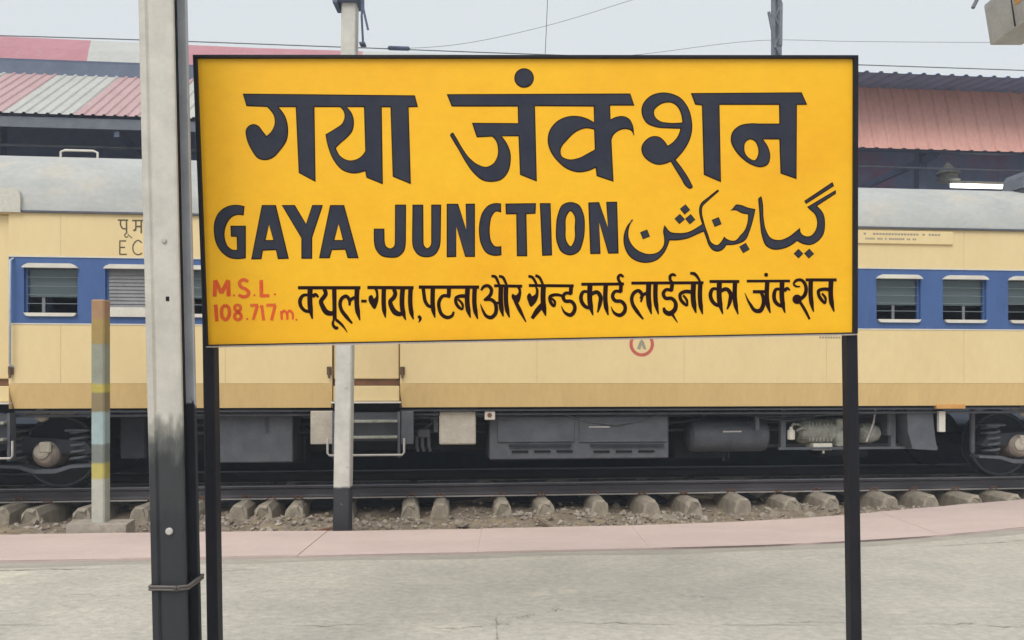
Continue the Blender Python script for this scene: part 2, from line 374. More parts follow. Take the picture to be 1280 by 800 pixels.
# concrete floor: bays with joints, a worn gutter strip against the coping
plat = link('platform', None, kind='structure')
mb = MB(); n = 52; 
mb.add([(-30, -20, -.012), (30, -20, -.012)]+[(30-60*i/n, y_on(ic, 30-60*i/n)-.02, -.012) for i in range(n+1)], [tuple(range(n+3))])
mb.build('floor_base', 'joint_dirt', plat)
rows = [-20, -14, -8.5, -3.2, 1.35, 5.22]
for r, (ya, yb) in enumerate(zip(rows, rows[1:]+[None])):
    xs = [-30+(r % 2)*1.7+60*k for k in range(2)]
    for xa, xb in zip(xs, xs[1:]):
        if yb is None:
            m2 = 240; mb = MB(); zz = random.uniform(-.003, .003)
            q = [(xa+.0015+(xb-xa-.003)*i/m2) for i in range(m2+1)]
            lo = [(v, ya+.004+.008*math.sin(v*1.3)+.006*math.sin(v*3.7+1)+random.uniform(-.004, .004), zz) for v in q]; hi = [(v, y_on(ic, v)-.20+.03*math.sin(v*3.3), zz) for v in q]
            mb.add(lo+hi, [(i, i+1, m2+2+i, m2+1+i) for i in range(m2)])
            mb.build('floor_bay', 'concrete', plat)
        else:
            mb = MB(); zz = random.uniform(-.003, .003)
            mb.add([(xa+.0015, ya+.004, zz), (xb-.0015, ya+.004, zz), (xb-.0015, yb-.002, zz), (xa+.0015, yb-.002, zz)], [(0, 1, 2, 3)])
            mb.build('floor_bay', 'concrete', plat)
mb = MB(); n = 120; vs = []
for i in range(n+1):
    xx = -26+52*i/n; vs += [(xx, y_on(ic, xx)-.215+.03*math.sin(xx*3.3)+random.uniform(-.01, .02), -.006), (xx, y_on(ic, xx)-.012, -.004)]
mb.add(vs, [(2*i, 2*i+2, 2*i+3, 2*i+1) for i in range(n)]); mb.build('gutter_strip', 'concrete_dark', plat)

# cracks in the screed
def crack(px0, py0, px1, py1, w_, seed):
    rg = random.Random(seed); a, b = ground_pt(px0, py0), ground_pt(px1, py1); n = 26; L = []
    off = 0; vs = []
    for i in range(n+1):
        u = i/n; off += rg.uniform(-.02, .02); off *= .9
        ww = .65*w_*rg.uniform(.25, 1)*math.sin(math.pi*min(max(u, .03), .97))**.5
        x_, y_ = a[0]+(b[0]-a[0])*u, a[1]+(b[1]-a[1])*u+off
        vs += [(x_, y_-ww/2, .0045), (x_+rg.uniform(-.01, .01), y_+ww/2, .0045)]
    mb = MB(); mb.add(vs, [(2*i, 2*i+2, 2*i+3, 2*i+1) for i in range(n)]); mb.build('crack', 'crack_dirt', plat)
for k, q in enumerate([(-40, 714, 130, 712, .035), (240, 716, 330, 710, .02), (690, 778, 850, 782, .02), (540, 785, 640, 782, .016), (620, 770, 622, 800, .012), (1150, 779, 1290, 784, .022), (960, 780, 1060, 777, .018), (640, 770, 668, 769, .016), (690, 762, 703, 763, .016), (1155, 684, 1290, 676, .03), (280, 742, 420, 738, .014), (840, 742, 905, 748, .012), (370, 782, 470, 778, .016), (60, 742, 160, 746, .014)]): crack(*q, k)

# ------------------------------------------------------------------ train frame: x along the coach, y away from us, z up from the platform
TY, K = 9.76, .096
TROT = math.atan(K); CO = math.cos(TROT)
def S(px, d=0):
    "place along the train of something d behind the coach side"
    t = (px-PCX)/F; Y0 = TY+d/CO; Y = Y0/(1-K*t); X = t*Y
    return X*CO+(Y-TY)*math.sin(TROT)
def D(px, d=0): t = (px-PCX)/F; return (TY+d/CO)/(1-K*t)
def Z(px, py, d=0): return CAMZ-(py-PCY)/F*D(px, d)
TLOC = (0, TY, 0)

# ------------------------------------------------------------------ ballast
import numpy as np
rng = np.random.default_rng(3)
mb = MB(); nx, ny = 260, 26; vs = []
def hz(s, d):
    return -.135+.03*math.sin(s*1.7+d*2)+.02*math.sin(s*4.1-d*3)+.015*math.sin(s*9+d*7)+(.05 if d > .9 else .03*max(0, 1-abs(d-.15)/.5))
for j in range(ny+1):
    d = -2.3+6.3*j/ny
    for i in range(nx+1):
        s = -26+52*i/nx; vs.append((s, d, hz(s, d)+random.uniform(-.012, .012)))
mb.add(vs, [(j*(nx+1)+i, j*(nx+1)+i+1, (j+1)*(nx+1)+i+1, (j+1)*(nx+1)+i) for j in range(ny) for i in range(nx)], True)
ROT = (0, 0, TROT)
mb.build('ballast_bed', 'soil', loc=TLOC, rot=ROT, kind='structure')
mb = MB(); mb.box(-26, 26, 1.05, 3.7, -.30, -.055); mb.build('shaded_track_bed', 'track_bed_shade', loc=TLOC, rot=ROT, kind='structure')  # bed coloured dark to stand for the coach's shade
t = (1+5**.5)/2
ICO = np.array([(-1, t, 0), (1, t, 0), (-1, -t, 0), (1, -t, 0), (0, -1, t), (0, 1, t), (0, -1, -t), (0, 1, -t), (t, 0, -1), (t, 0, 1), (-t, 0, -1), (-t, 0, 1)])/1.9
IF = [(0, 11, 5), (0, 5, 1), (0, 1, 7), (0, 7, 10), (0, 10, 11), (1, 5, 9), (5, 11, 4), (11, 10, 2), (10, 7, 6), (7, 1, 8), (3, 9, 4), (3, 4, 2), (3, 2, 6), (3, 6, 8), (3, 8, 9), (4, 9, 5), (2, 4, 11), (6, 2, 10), (8, 6, 7), (9, 8, 1)]
def rocks(n, s0, s1, d0, d1, r0, r1, flat=.7):
    V = []; Fc = []
    for k in range(n):
        s, d = rng.uniform(s0, s1), rng.uniform(d0, d1); r = r0+(r1-r0)*rng.random()**2.2
        M = np.array(Euler(rng.uniform(0, 6.28, 3)).to_matrix())
        P = (ICO*rng.uniform(.7, 1.15, (12, 1))*np.array([1, rng.uniform(.6, 1), rng.uniform(.5, .9)]))@M.T*r
        P[:, 2] *= flat; P += np.array([s, d, hz(s, d)+r*.22]); o = len(V)
        V += [tuple(p) for p in P]; Fc += [tuple(i+o for i in f) for f in IF]
    return V, Fc
for nm, mt, n in (('gravel', 'stone', 4200), ('pale_gravel', 'stone_pale', 3000)):
    V, Fc = rocks(n, -12, 13, -1.4, 1.0, .010, .05); mb = MB(); mb.add(V, Fc)
    V, Fc = rocks(n//7, -12, 13, -1.2, .5, .025, .075, .85); mb.add(V, Fc)
    mb.build(nm, mt, loc=TLOC, rot=ROT, kind='stuff', label='loose brown ballast stones along the track' if nm == 'gravel' else 'loose pale ballast chips along the track', cat='gravel')

# ------------------------------------------------------------------ railway track
trk = thing('railway_track', 'rusty railway track on concrete sleepers under the cream and blue coach', 'railway track', TLOC, TROT)
ZR = .25     # rail top
def rail_profile(c):
    h = [(-.07, -.17), (.07, -.17), (.07, -.158), (.02, -.145), (.009, -.12), (.009, -.05), (.034, -.035), (.034, -.006), (.026, 0), (-.026, 0), (-.034, -.006), (-.034, -.035), (-.009, -.05), (-.009, -.12), (-.02, -.145), (-.07, -.158)]
    return [(c+a, ZR+b) for a, b in h]
for c in (.78, 2.45):
    mb = MB().prism(rail_profile(c), 'x', -26, 26); r = mb.build('rail', 'rail_side', trk)
    m2 = MB(); m2.box(-26, 26, c-.0355, c+.0355, ZR-.012, ZR+.003, .002); m2.build('running_surface', 'rail_top', r)  # polished rail top; its front lip is added as a highlight line
    m2 = MB(); m2.box(-26, 26, c-.074, c-.03, ZR-.169, ZR-.153); m2.build('foot_highlight', 'rail_foot_light', r)  # pale strip painted as the highlight on the foot
def sleeper_mesh(seed):
    mb = MB()
    def ring(d, wt, wb, zt, zb): return [(-wb, d, zb), (wb, d, zb), (wb*.97, d, zb+.06), (wt, d, zt-.06), (wt*.52, d, zt), (-wt*.52, d, zt), (-wt, d, zt-.06), (-wb*.97, d, zb+.06)]
    st = [(.25, .085, .130, .045, -.20), (.29, .105, .138, .072, -.20), (.62, .105, .138, .078, -.20), (.95, .105, .138, .078, -.20), (1.2, .09, .13, .03, -.20),
          (2.04, .09, .13, .03, -.20), (2.3, .105, .138, .078, -.20), (2.95, .105, .138, .072, -.20), (3.0, .085, .13, .045, -.20)]
    rs = [ring(*q) for q in st]; vs = sum(rs, []); n = 8
    rg = random.Random(seed); vs = [(x_*.93+rg.uniform(-.011, .011), y_+rg.uniform(-.018, .018), z_+rg.uniform(-.012, .008)) for x_, y_, z_ in vs]
    mb.add(vs, [(0, 1, 2, 3, 4, 5, 6, 7), tuple(range(len(vs)-1, len(vs)-9, -1))]+[(i*n+k, i*n+(k+1) % n, i*n+n+(k+1) % n, i*n+n+k) for i in range(len(st)-1) for k in range(n)])
    return mb.mesh('sleeper', 'sleeper_concrete')
SM = [sleeper_mesh(k) for k in range(6)]
cm = MB()
for c in (.78,):
    for sgn in (-1,):
        cm.tube([(-.05, c+sgn*.085, .085), (-.04, c+sgn*.10, .115), (.0, c+sgn*.075, .125), (.04, c+sgn*.10, .115), (.05, c+sgn*.085, .085)], .011, 6)
CM = cm.mesh('rail_clip', 'rust')
spx = [-60, -5, 37, 100, 172, 235, 296, 327, 368, 430, 513, 549, 629, 682, 750, 815, 868, 931, 989, 1041, 1113, 1163, 1219, 1268, 1330, 1385]
ss = [S(p, .25) for p in spx]
a = ss[0]
while a > -25: a -= .6; ss.append(a)
a = S(1385, .25)
while a < 25: a += .6; ss.append(a)
for s in ss:
    o = link('sleeper', random.choice(SM), trk, loc=(s, random.uniform(-.03, .03), random.uniform(-.012, .008)), rot=(random.uniform(-.02, .02), random.uniform(-.03, .03), random.uniform(-.04, .04)))
    if abs(s) < 11: link('rail_clip', CM, o)

# ------------------------------------------------------------------ coach
T = thing('train_coach', 'cream and blue passenger coach with grey roof standing behind the yellow board', 'train', TLOC, TROT)
S0, S1 = -10.05, 11.25
W = 3.25
ZB, ZT, Z1, Z2, ZG = 1.268, 1.56, 2.245, 3.03, 3.54
DOORS = [(S(-82), S(11)), (S(415), S(500))]
DOORS.append((9.7, 10.55))
def spans(cut):
    a = S0; out = []
    for p, q in sorted(cut): out.append((a, p)); a = q
    return out+[(a, S1)]
WINW, WZ0, WZ1 = .60, 2.375, 2.905
wins = [(S(64), 0), (S(165), 1)]
k = 1
while S(165)+.9*k < DOORS[1][0]-.5: wins.append((S(165)+.9*k, 0)); k += 1
k = 0
while S(1123)-.9*k > DOORS[1][1]+.5: wins.append((S(1123)-.9*k, 0)); k += 1
wins += [(S(1123)+.9*k, 0) for k in (1, 2, 3, 4)]
wins += [(-7.7, 0), (-8.6, 0)]
def wall(mb, a, b, z0, z1, ops, y=0):
    "a wall panel with window openings left out"
    xs = [a]; 
    for c, _ in sorted(ops):
        if a < c < b: xs += [c-WINW/2, c+WINW/2]
    xs.append(b)
    for i in range(0, len(xs), 2): mb.add([(xs[i], y, z0), (xs[i+1], y, z0), (xs[i+1], y, z1), (xs[i], y, z1)], [(0, 1, 2, 3)])
    for i in range(1, len(xs)-1, 2):
        for p, q in ((z0, WZ0), (WZ1, z1)): mb.add([(xs[i], y, p), (xs[i+1], y, p), (xs[i+1], y, q), (xs[i], y, q)], [(0, 1, 2, 3)])
DD = sorted(DOORS)
for a, b in spans(DOORS):
    if b-a < .1: continue
    wall(m := MB(), a, b, Z1, Z2, wins); m.build('blue_band', 'blue', T)
    m = MB(); m.box(a, b, -.004, .05, Z2, ZG); m.build('upper_panel', 'cream', T)
    m = MB(); m.box(a, b, -.004, .05, ZT, Z1); m.build('lower_panel', 'cream', T)
    # turn-under: leans in towards the sill, its ends chamfered at the doorways
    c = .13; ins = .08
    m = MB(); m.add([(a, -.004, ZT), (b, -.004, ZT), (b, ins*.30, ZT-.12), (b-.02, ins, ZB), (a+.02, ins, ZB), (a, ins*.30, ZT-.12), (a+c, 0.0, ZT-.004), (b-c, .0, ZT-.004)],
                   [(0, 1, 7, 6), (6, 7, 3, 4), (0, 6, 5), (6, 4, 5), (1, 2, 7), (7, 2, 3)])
    m.build('turn_under', 'turn_under_shade', T)
    m = MB(); m.box(a, b, .125, .18, ZB-.05, ZB-.028); m.build('sill_beam', 'gear_grey', T)
    m = MB(); m.box(a, b, -.010, .01, Z2-.012, Z2+.004); m.box(a, b, -.010, .01, Z1-.004, Z1+.010); m.build('beading', 'cream_pale', T)
# far wall, floor, ends
m = MB(); m.box(S0, S1, W-.05, W, ZB, ZG); m.build('far_wall', 'cream', T)
m = MB(); m.box(S0, S1, (.32), W-.32, ZB-.06, ZB+.04); m.build('floor_frame', 'gear_dark', T)
m = MB(); m.box(S0-.04, S0, .0, W, ZB, ZG+.2); m.box(S1, S1+.04, 0, W, ZB, ZG+.2); m.build('end_wall', 'cream', T)
m = MB(); m.box(S0, S1, 1.9, 1.93, ZB, ZG); m.box(S0, S1, .06, 1.9, ZG-.02, ZG); m.build('interior_lining', 'interior', T)
# roof: lower over most of the coach, raised towards the left end
def roof(prof, a, b, name):
    q = prof+[(W-y, z) for y, z in prof[::-1]]
    n = max(2, int((b-a)/2)); m = MB().sweep(q, 'x', [a+(b-a)*i/n for i in range(n+1)]); m.add([(a, *p) for p in q], [tuple(range(len(q)))]); m.add([(b, *p) for p in q], [tuple(range(len(q)))])
    return m.build(name, 'roof_grey', T)
SJ = S(300)
roof([(-.02, ZG+.01), (.0, ZG+.12), (.06, ZG+.28), (.16, ZG+.42), (.32, ZG+.55), (.6, ZG+.66), (1.1, ZG+.72)], SJ, S1, 'roof')
roof([(-.02, ZG+.01), (.0, ZG+.20), (.05, ZG+.38), (.14, ZG+.54), (.30, ZG+.68), (.6, ZG+.80), (1.1, ZG+.87)], S0, SJ, 'raised_roof')
m = MB().box(S0, S1, -.035, .0, ZG-.012, ZG+.012); m.build('rain_gutter', 'gear_grey', T)
# hood over the left doorway
hx = S(28); m = MB().prism([(DOORS[0][0]-.1, ZG-.015), (hx, ZG-.015), (hx, ZG+.17), (hx-.015, ZG+.22), (hx-.05, ZG+.255), (hx-.10, ZG+.265), (DOORS[0][0]-.1, ZG+.265)], 'y', -.05, .09); m.build('door_hood', 'hood_paint', T)
# roof ventilators
def vent(s, zz, d, w_=.18, h=.14):
    m = MB(); m.box(s-w_, s+w_, d-.15, d+.15, zz, zz+.05, .01); m.prism([(s-w_*1.15, zz+.05), (s-w_*1.0, zz+h*.7), (s-w_*.8, zz+h*.93), (s-w_*.5, zz+h), (s+w_*.5, zz+h), (s+w_*.8, zz+h*.93), (s+w_, zz+h*.7), (s+w_*1.15, zz+.05)], 'y', d-.2, d+.2); m.build('roof_vent', 'steel_grey', T)
for s in (S(820, .6), S(560, .6), 9.6): vent(s, ZG+.62, .62, .22)
vent(S(1283, .62), ZG+.62, .62, .19, .30)
m = MB(); sv0, sv1 = S(76, .6), S(122, .6); m.tube([(sv0, .6, ZG+.79), (sv0, .6, ZG+.865), (sv0+.05, .6, ZG+.885), (sv1-.05, .6, ZG+.885), (sv1, .6, ZG+.865), (sv1, .6, ZG+.79)], .014, 8); m.build('roof_handrail', 'cream_pale', T)
# windows
hoodp = [(-.33, 0), (.33, 0), (.30, .03), (.25, .05), (-.25, .05), (-.30, .03)]
for i, (c, kind) in enumerate(wins):
    a, b = c-WINW/2, c+WINW/2
    m = MB()   # reveal
    m.add([(a, 0, WZ0), (b, 0, WZ0), (b, 0, WZ1), (a, 0, WZ1), (a, .09, WZ0), (b, .09, WZ0), (b, .09, WZ1), (a, .09, WZ1)], [(0, 1, 5, 4), (1, 2, 6, 5), (2, 3, 7, 6), (3, 0, 4, 7)])
    for p, q, r, u in ((a, a+.028, WZ0, WZ1), (b-.028, b, WZ0, WZ1)): m.box(p+.001, q-.001, .035, .065, r, u)
    wd = m.build('window', 'blue', T)
    m = MB(); m.prism([(c+x_*.93, WZ1-.012+z_) for x_, z_ in hoodp], 'y', -.05, .005); m.build('window_hood', 'cream_pale', wd)
    zs = .07 if kind else 0
    m = MB(); m.prism([(c-.29, WZ0+.0+zs), (c+.29, WZ0+.0+zs), (c+.27, WZ0-.03), (c+.24, WZ0-.04), (c-.24, WZ0-.04), (c-.27, WZ0-.03)], 'y', -.035, .004); m.build('window_sill', 'cream_pale', wd)
    if kind:
        for j in range(12):
            z_ = WZ0+.03+j*.042; m = MB(); m.add([(a+.03, .03, z_), (b-.03, .03, z_), (b-.03, .042, z_+.043), (a+.03, .042, z_+.043)], [(0, 1, 2, 3)]); m.build('louvre', 'shutter', wd)
        continue
    for z_ in (.11, .21, .31, .415):
        m = MB().tube([(a+.01, .03, WZ0+z_), (b-.01, .03, WZ0+z_)], .005, 6); m.build('window_bar', 'bar_white', wd)
    zz = WZ0+.02+random.choice((.2, .17, .3))
    m = MB().box(a+.02, b-.02, .066, .070, zz, WZ1-.005); m.build('pane', 'glass', wd)
    xx = a+random.uniform(.12, .5); m = MB().box(xx, xx+.035, .072, .085, WZ0+.01, WZ1-.01); m.build('sash_stile', 'shutter', wd)
# seats seen dimly through the windows
for i in range(18):
    s = S0+1.2+i*1.1
    m = MB().box(s, s+.09, .25, 1.6, 1.75, 2.62, .03); m.build('seat_back', 'seat_blue', T)
# doors with steps
for a, b in DOORS:
    m = MB(); y = .045
    m.box(a+.012, b-.012, y, y+.04, 1.61, ZG-.03, .012)
    dr = m.build('door', 'cream', T)
    m = MB(); zc = 2.45; m.box(a+.18, b-.18, y-.012, y+.001, zc, zc+.62); m.build('door_window_frame', 'shutter', dr)
    m = MB(); m.box(a+.22, b-.22, y-.016, y-.011, zc+.04, zc+.58); m.build('pane', 'glass', dr)
    m = MB(); m.box(a+.01, b-.01, .07, .10, 1.535, 1.602); m.build('threshold_gap', 'rust', T)
    m = MB(); m.box(a+.008, b-.008, .03, .10, 1.345, 1.53, .008); m.build('kick_panel', 'cream', T)
    m = MB(); m.box(a-.01, b+.01, -.02, .10, 1.322, 1.342); m.build('door_sill', 'cream_pale', T)
    m = MB(); m.add([(a, 0, ZB), (a, .12, ZB), (a, .12, ZG), (a, 0, ZG), (b, 0, ZB), (b, .12, ZB), (b, .12, ZG), (b, 0, ZG)], [(0, 1, 2, 3), (4, 5, 6, 7), (2, 3, 7, 6)]); m.box(a, b, 0, .05, ZG-.03, ZG-.01); m.build('door_frame', 'cream', T)
    low = 1.74 if abs(a) > 4 else 2.3
    for p, q in ((a-.03, -1), (b+.03, 1)):
        m = MB().tube([(p+.02*q, .0, 3.0), (p+.012*q, -.055, 2.97), (p+.012*q, -.06, 2.5), (p+.012*q, -.06, low+.04), (p+.02*q, -.0, low)], .013, 8); m.build('grab_rail', 'pipe_pale', T)
        m = MB().box(p-.028, p+.028, -.03, .0, 1.66, 1.76, .006); m.tube([(p, -.04, 1.62), (p, -.04, 1.74)], .014, 6); m.build('rail_bracket', 'rust_dark', T)
    # step ladder under the door
    m = MB(); zb = .70
    for p in (a+.0, b-.03): MB().box(p, p+.03, .02, .16, zb-.04, ZB-.05).build('step_hanger', 'gear_grey', T)
    m = MB().box(a+.03, b-.03, .10, .13, .86, ZB-.06); m.build('step_back', 'gear_grey', T)
    for z_ in (.90, 1.09): m = MB().box(a+.03, b-.03, -.06, .14, z_, z_+.03, .005); m.build('step_tread', 'gear_pale', T)
    m = MB().tube([(a-.05, -.02, zb+.2), (a-.05, -.02, zb+.03), (a-.03, -.02, zb), (b+.03, -.02, zb), (b+.05, -.02, zb+.03), (b+.05, -.02, zb+.2)], .014, 8); m.build('step_rail', 'bolt', T)
# plates either side of the middle steps
for p, q, mt in ((388, 416, 'gear_beige'), (501, 517, 'gear_grey')):
    m = MB().box(S(p, .05), S(q, .05), .05, .12, Z(p, 556), Z(p, 514), .008); m.build('step_plate', mt, T)

# under-floor gear, left to right
def gbox(px0, px1, py0, py1, d, dep, mt, name, b=.015):
    m = MB().box(S(px0, d), S(px1, d), d, d+dep, Z(px0, py1, d), Z(px0, py0, d), b); return m.build(name, mt, T)
gbox(268, 366, 514, 579, .30, .6, 'gear_grey', 'equipment_case')
o = gbox(549, 595, 514, 556, .18, .4, 'gear_beige', 'relay_box'); m = MB().box(S(547, .19), S(597, .19), .19, .56, Z(560, 513, .2), Z(560, 509, .2)); m.build('box_bracket', 'gear_grey', o)
o = gbox(606, 619, 514, 525, .14, .1, 'cream_pale', 'socket_box', .008); m = MB().lathe([(.028, -.006), (.028, .004)], ((S(612, .14)), .136, Z(612, 519, .14)), 'y', 14); m.build('socket', 'rust', o)
# battery box with doors, ledge and louvre slots
o = gbox(612, 836, 519, 575, .28, .75, 'gear_grey', 'battery_box')
for p, q in ((622, 718), (724, 834)):
    m = MB().box(S(p, .27), S(q, .27), .262, .279, Z(p, 553, .27), Z(p, 521, .27), .006); dd = m.build('battery_door', 'gear_grey', o)
    m = MB().box(S(p+14, .26), S(q-4, .26), .245, .264, Z(p, 558, .26), Z(p, 555.5, .26)); m.build('door_ledge', 'gear_dark', o)
    for j in range(3): m = MB().box(S(p+18+j*28, .27), S(p+38+j*28, .27), .268, .282, Z(p, 566, .27), Z(p, 563.5, .27)); m.build('vent_slot', 'hole', o)
m = MB().box(S(736, .26), S(762, .26), .255, .263, Z(740, 534.5, .26), Z(740, 533, .26)); m.build('door_bolt', 'bolt', o)
# air reservoir
c = (0, .62, Z(915, 545, .5)); sa, sb = S(864, .4), S(967, .4); rr = .215
o = MB().lathe([(.06, sa), (.15, sa+.015), (.2, sa+.05), (rr, sa+.09), (rr, (sa+sb)/2-.02), (rr+.004, (sa+sb)/2-.018), (rr+.004, (sa+sb)/2+.012), (rr, (sa+sb)/2+.014), (rr, sb-.09), (.2, sb-.05), (.15, sb-.015), (.06, sb)], (0, c[1], c[2]), 'x', 32).build('air_reservoir', 'gear_grey', T)
for s in (sa+.2, sb-.2): m = MB().box(s-.02, s+.02, c[1]-.02, c[1]+.02, c[2]+rr, ZB); m.torus((s, c[1], c[2]), rr+.006, .012, 'z'); m2 = MB().box(s-.025, s+.025, c[1]-.03, c[1]+.03, c[2]+rr-.01, ZB-.05); m2.build('hanger_strap', 'gear_dark', o)
m = MB().box(S(904, .4), S(927, .4), c[1]-rr-.006, c[1]-rr+.01, c[2]+.055, c[2]+.075); m.build('data_plate', 'bolt', o)
m = MB().tube([(S(912, .4), c[1], c[2]-rr), (S(912, .4), c[1], c[2]-rr-.12)], .018, 6); m.tube([(S(918, .4), c[1], c[2]-rr), (S(918, .4), c[1], c[2]-rr-.1)], .014, 6); m.build('drain_cock', 'gear_dark', o)
# compressor: motor barrel, crankcase, pipes, filter
zc = Z(1020, 540, .4)
o = MB().lathe([(.10, S(1000, .4)), (.15, S(1004, .4)), (.17, S(1010, .4)), (.17, S(1048, .4)), (.13, S(1054, .4))], (0, .55, zc), 'x', 20).build('compressor', 'gear_pale', T)
m = MB()
for j in range(7): m.box(S(1011, .4)+j*.05, S(1011, .4)+j*.05+.018, .40, .42, zc-.12, zc+.12)
m.build('cooling_fin', 'gear_pale', o)
m = MB().box(S(1047, .35), S(1056, .35), .36, .72, zc-.2, zc+.18, .02); m.build('crankcase', 'gear_pale', o)
m = MB().box(S(1018, .36), S(1042, .36), .38, .62, zc-.24, zc-.15, .01); m.tube([(S(1031, .36), .4, zc-.24), (S(1031, .36), .4, zc-.28)], .015, 6); m.build('oil_sump', 'cream_pale', o)
m = MB().lathe([(.03, -.07), (.05, -.06), (.05, .05), (.025, .07), (.02, .1)], (S(990, .35), .38, zc-.03), 'z', 14); m.build('air_filter', 'cream_pale', o)
m = MB().tube([(S(990, .35), .38, zc+.06), (S(993, .35), .38, zc+.11), (S(1000, .35), .38, zc+.10), (S(1005, .35), .42, zc+.05)], .02, 8); m.tube([(S(996, .35), .37, zc+.02), (S(1004, .35), .36, zc+.06), (S(1010, .35), .4, zc+.03)], .016, 8); m.build('intake_pipe', 'gear_pale', o)
m = MB().lathe([(.08, S(1078, .4)), (.13, S(1081, .4)), (.14, S(1092, .4)), (.10, S(1102, .4)), (.05, S(1105, .4))], (0, .52, Z(1090, 542, .4)), 'x', 18); m.build('motor_end', 'gear_pale', o)
m = MB().tube([(S(1086, .3), .36, Z(1090, 552, .4)), (S(1094, .3), .34, Z(1090, 528, .4)), (S(1098, .3), .36, Z(1090, 508, .4))], .012, 6); m.build('hose', 'bolt', o)
m = MB(); zt_ = Z(1000, 560, .4)
m.box(S(972, .4), S(1170, .4), .36, .40, zt_-.02, zt_+.012); m.box(S(972, .4), S(1170, .4), .85, .9, zt_-.02, zt_+.012); m.build('cradle_rail', 'gear_grey', T)
for p in (975, 1062, 1112): m = MB().box(S(p, .4), S(p+6, .4), .37, .44, zt_, ZB-.05); m.build('cradle_hanger', 'gear_grey', T)
gbox(1110, 1116, 512, 545, .35, .3, 'gear_grey', 'side_case')
m = MB(); a, b = S(1137, .22), S(1168, .22); m.add([(a-.04, .22, Z(1150, 512, .22)), (b-.03, .22, Z(1150, 512, .22)), (b, .20, Z(1150, 548, .22)), (b+.03, .20, Z(1150, 563, .22)), (a+.03, .20, Z(1150, 561, .22)), (a-.02, .22, Z(1150, 540, .22)),
    (a-.04, .5, Z(1150, 512, .22)), (b-.03, .5, Z(1150, 512, .22)), (b, .5, Z(1150, 548, .22)), (b+.03, .5, Z(1150, 563, .22)), (a+.03, .5, Z(1150, 561, .22)), (a-.02, .5, Z(1150, 540, .22))],
    [tuple(range(6)), tuple(range(11, 5, -1))]+[(i, (i+1) % 6, 6+(i+1) % 6, 6+i) for i in range(6)]); m.build('water_tank', 'gear_grey', T)
gbox(1171, 1207, 505.5, 511, .06, .06, 'amber', 'marker_plate', .004)
gbox(1174, 1182, 514, 540, .14, .05, 'cream_pale', 'hanging_strip', .004)
# coupler-like fittings left of the relay box
m = MB(); zc2 = Z(530, 545, .4)
m.box(S(522, .4), S(538, .4), .36, .5, zc2-.02, zc2+.09, .015)
for p in (521, 528, 536): m.tube([(S(p, .4), .40, zc2), (S(p, .4), .39, zc2-.13), (S(p+2, .4), .40, zc2-.19)], .022, 8)
m.tube([(S(530, .4), .43, zc2+.08), (S(540, .4), .40, zc2+.16), (S(545, .4), .42, ZB-.06)], .02, 8)
m.build('hose_cluster', 'gear_grey', T)
gbox(150, 182, 512, 574, .55, .4, 'gear_dark', 'brake_cylinder_case')
# centre-line clutter that closes the view under the floor
m = MB().box(-4.2, 5.6, 1.25, 2.0, .62, ZB-.06, .03); m.build('center_beam', 'gear_dark', T)
for s in (-3.3, -.2, 2.3, 4.4): m = MB().box(s, s+.7, .95, 1.3, .52, 1.0, .03); m.build('rear_case', 'gear_dark', T)
m = MB().tube([(S0+1, .2, ZB-.09), (S1-1, .2, ZB-.09)], .018, 8); m.build('brake_pipe', 'gear_grey', T)
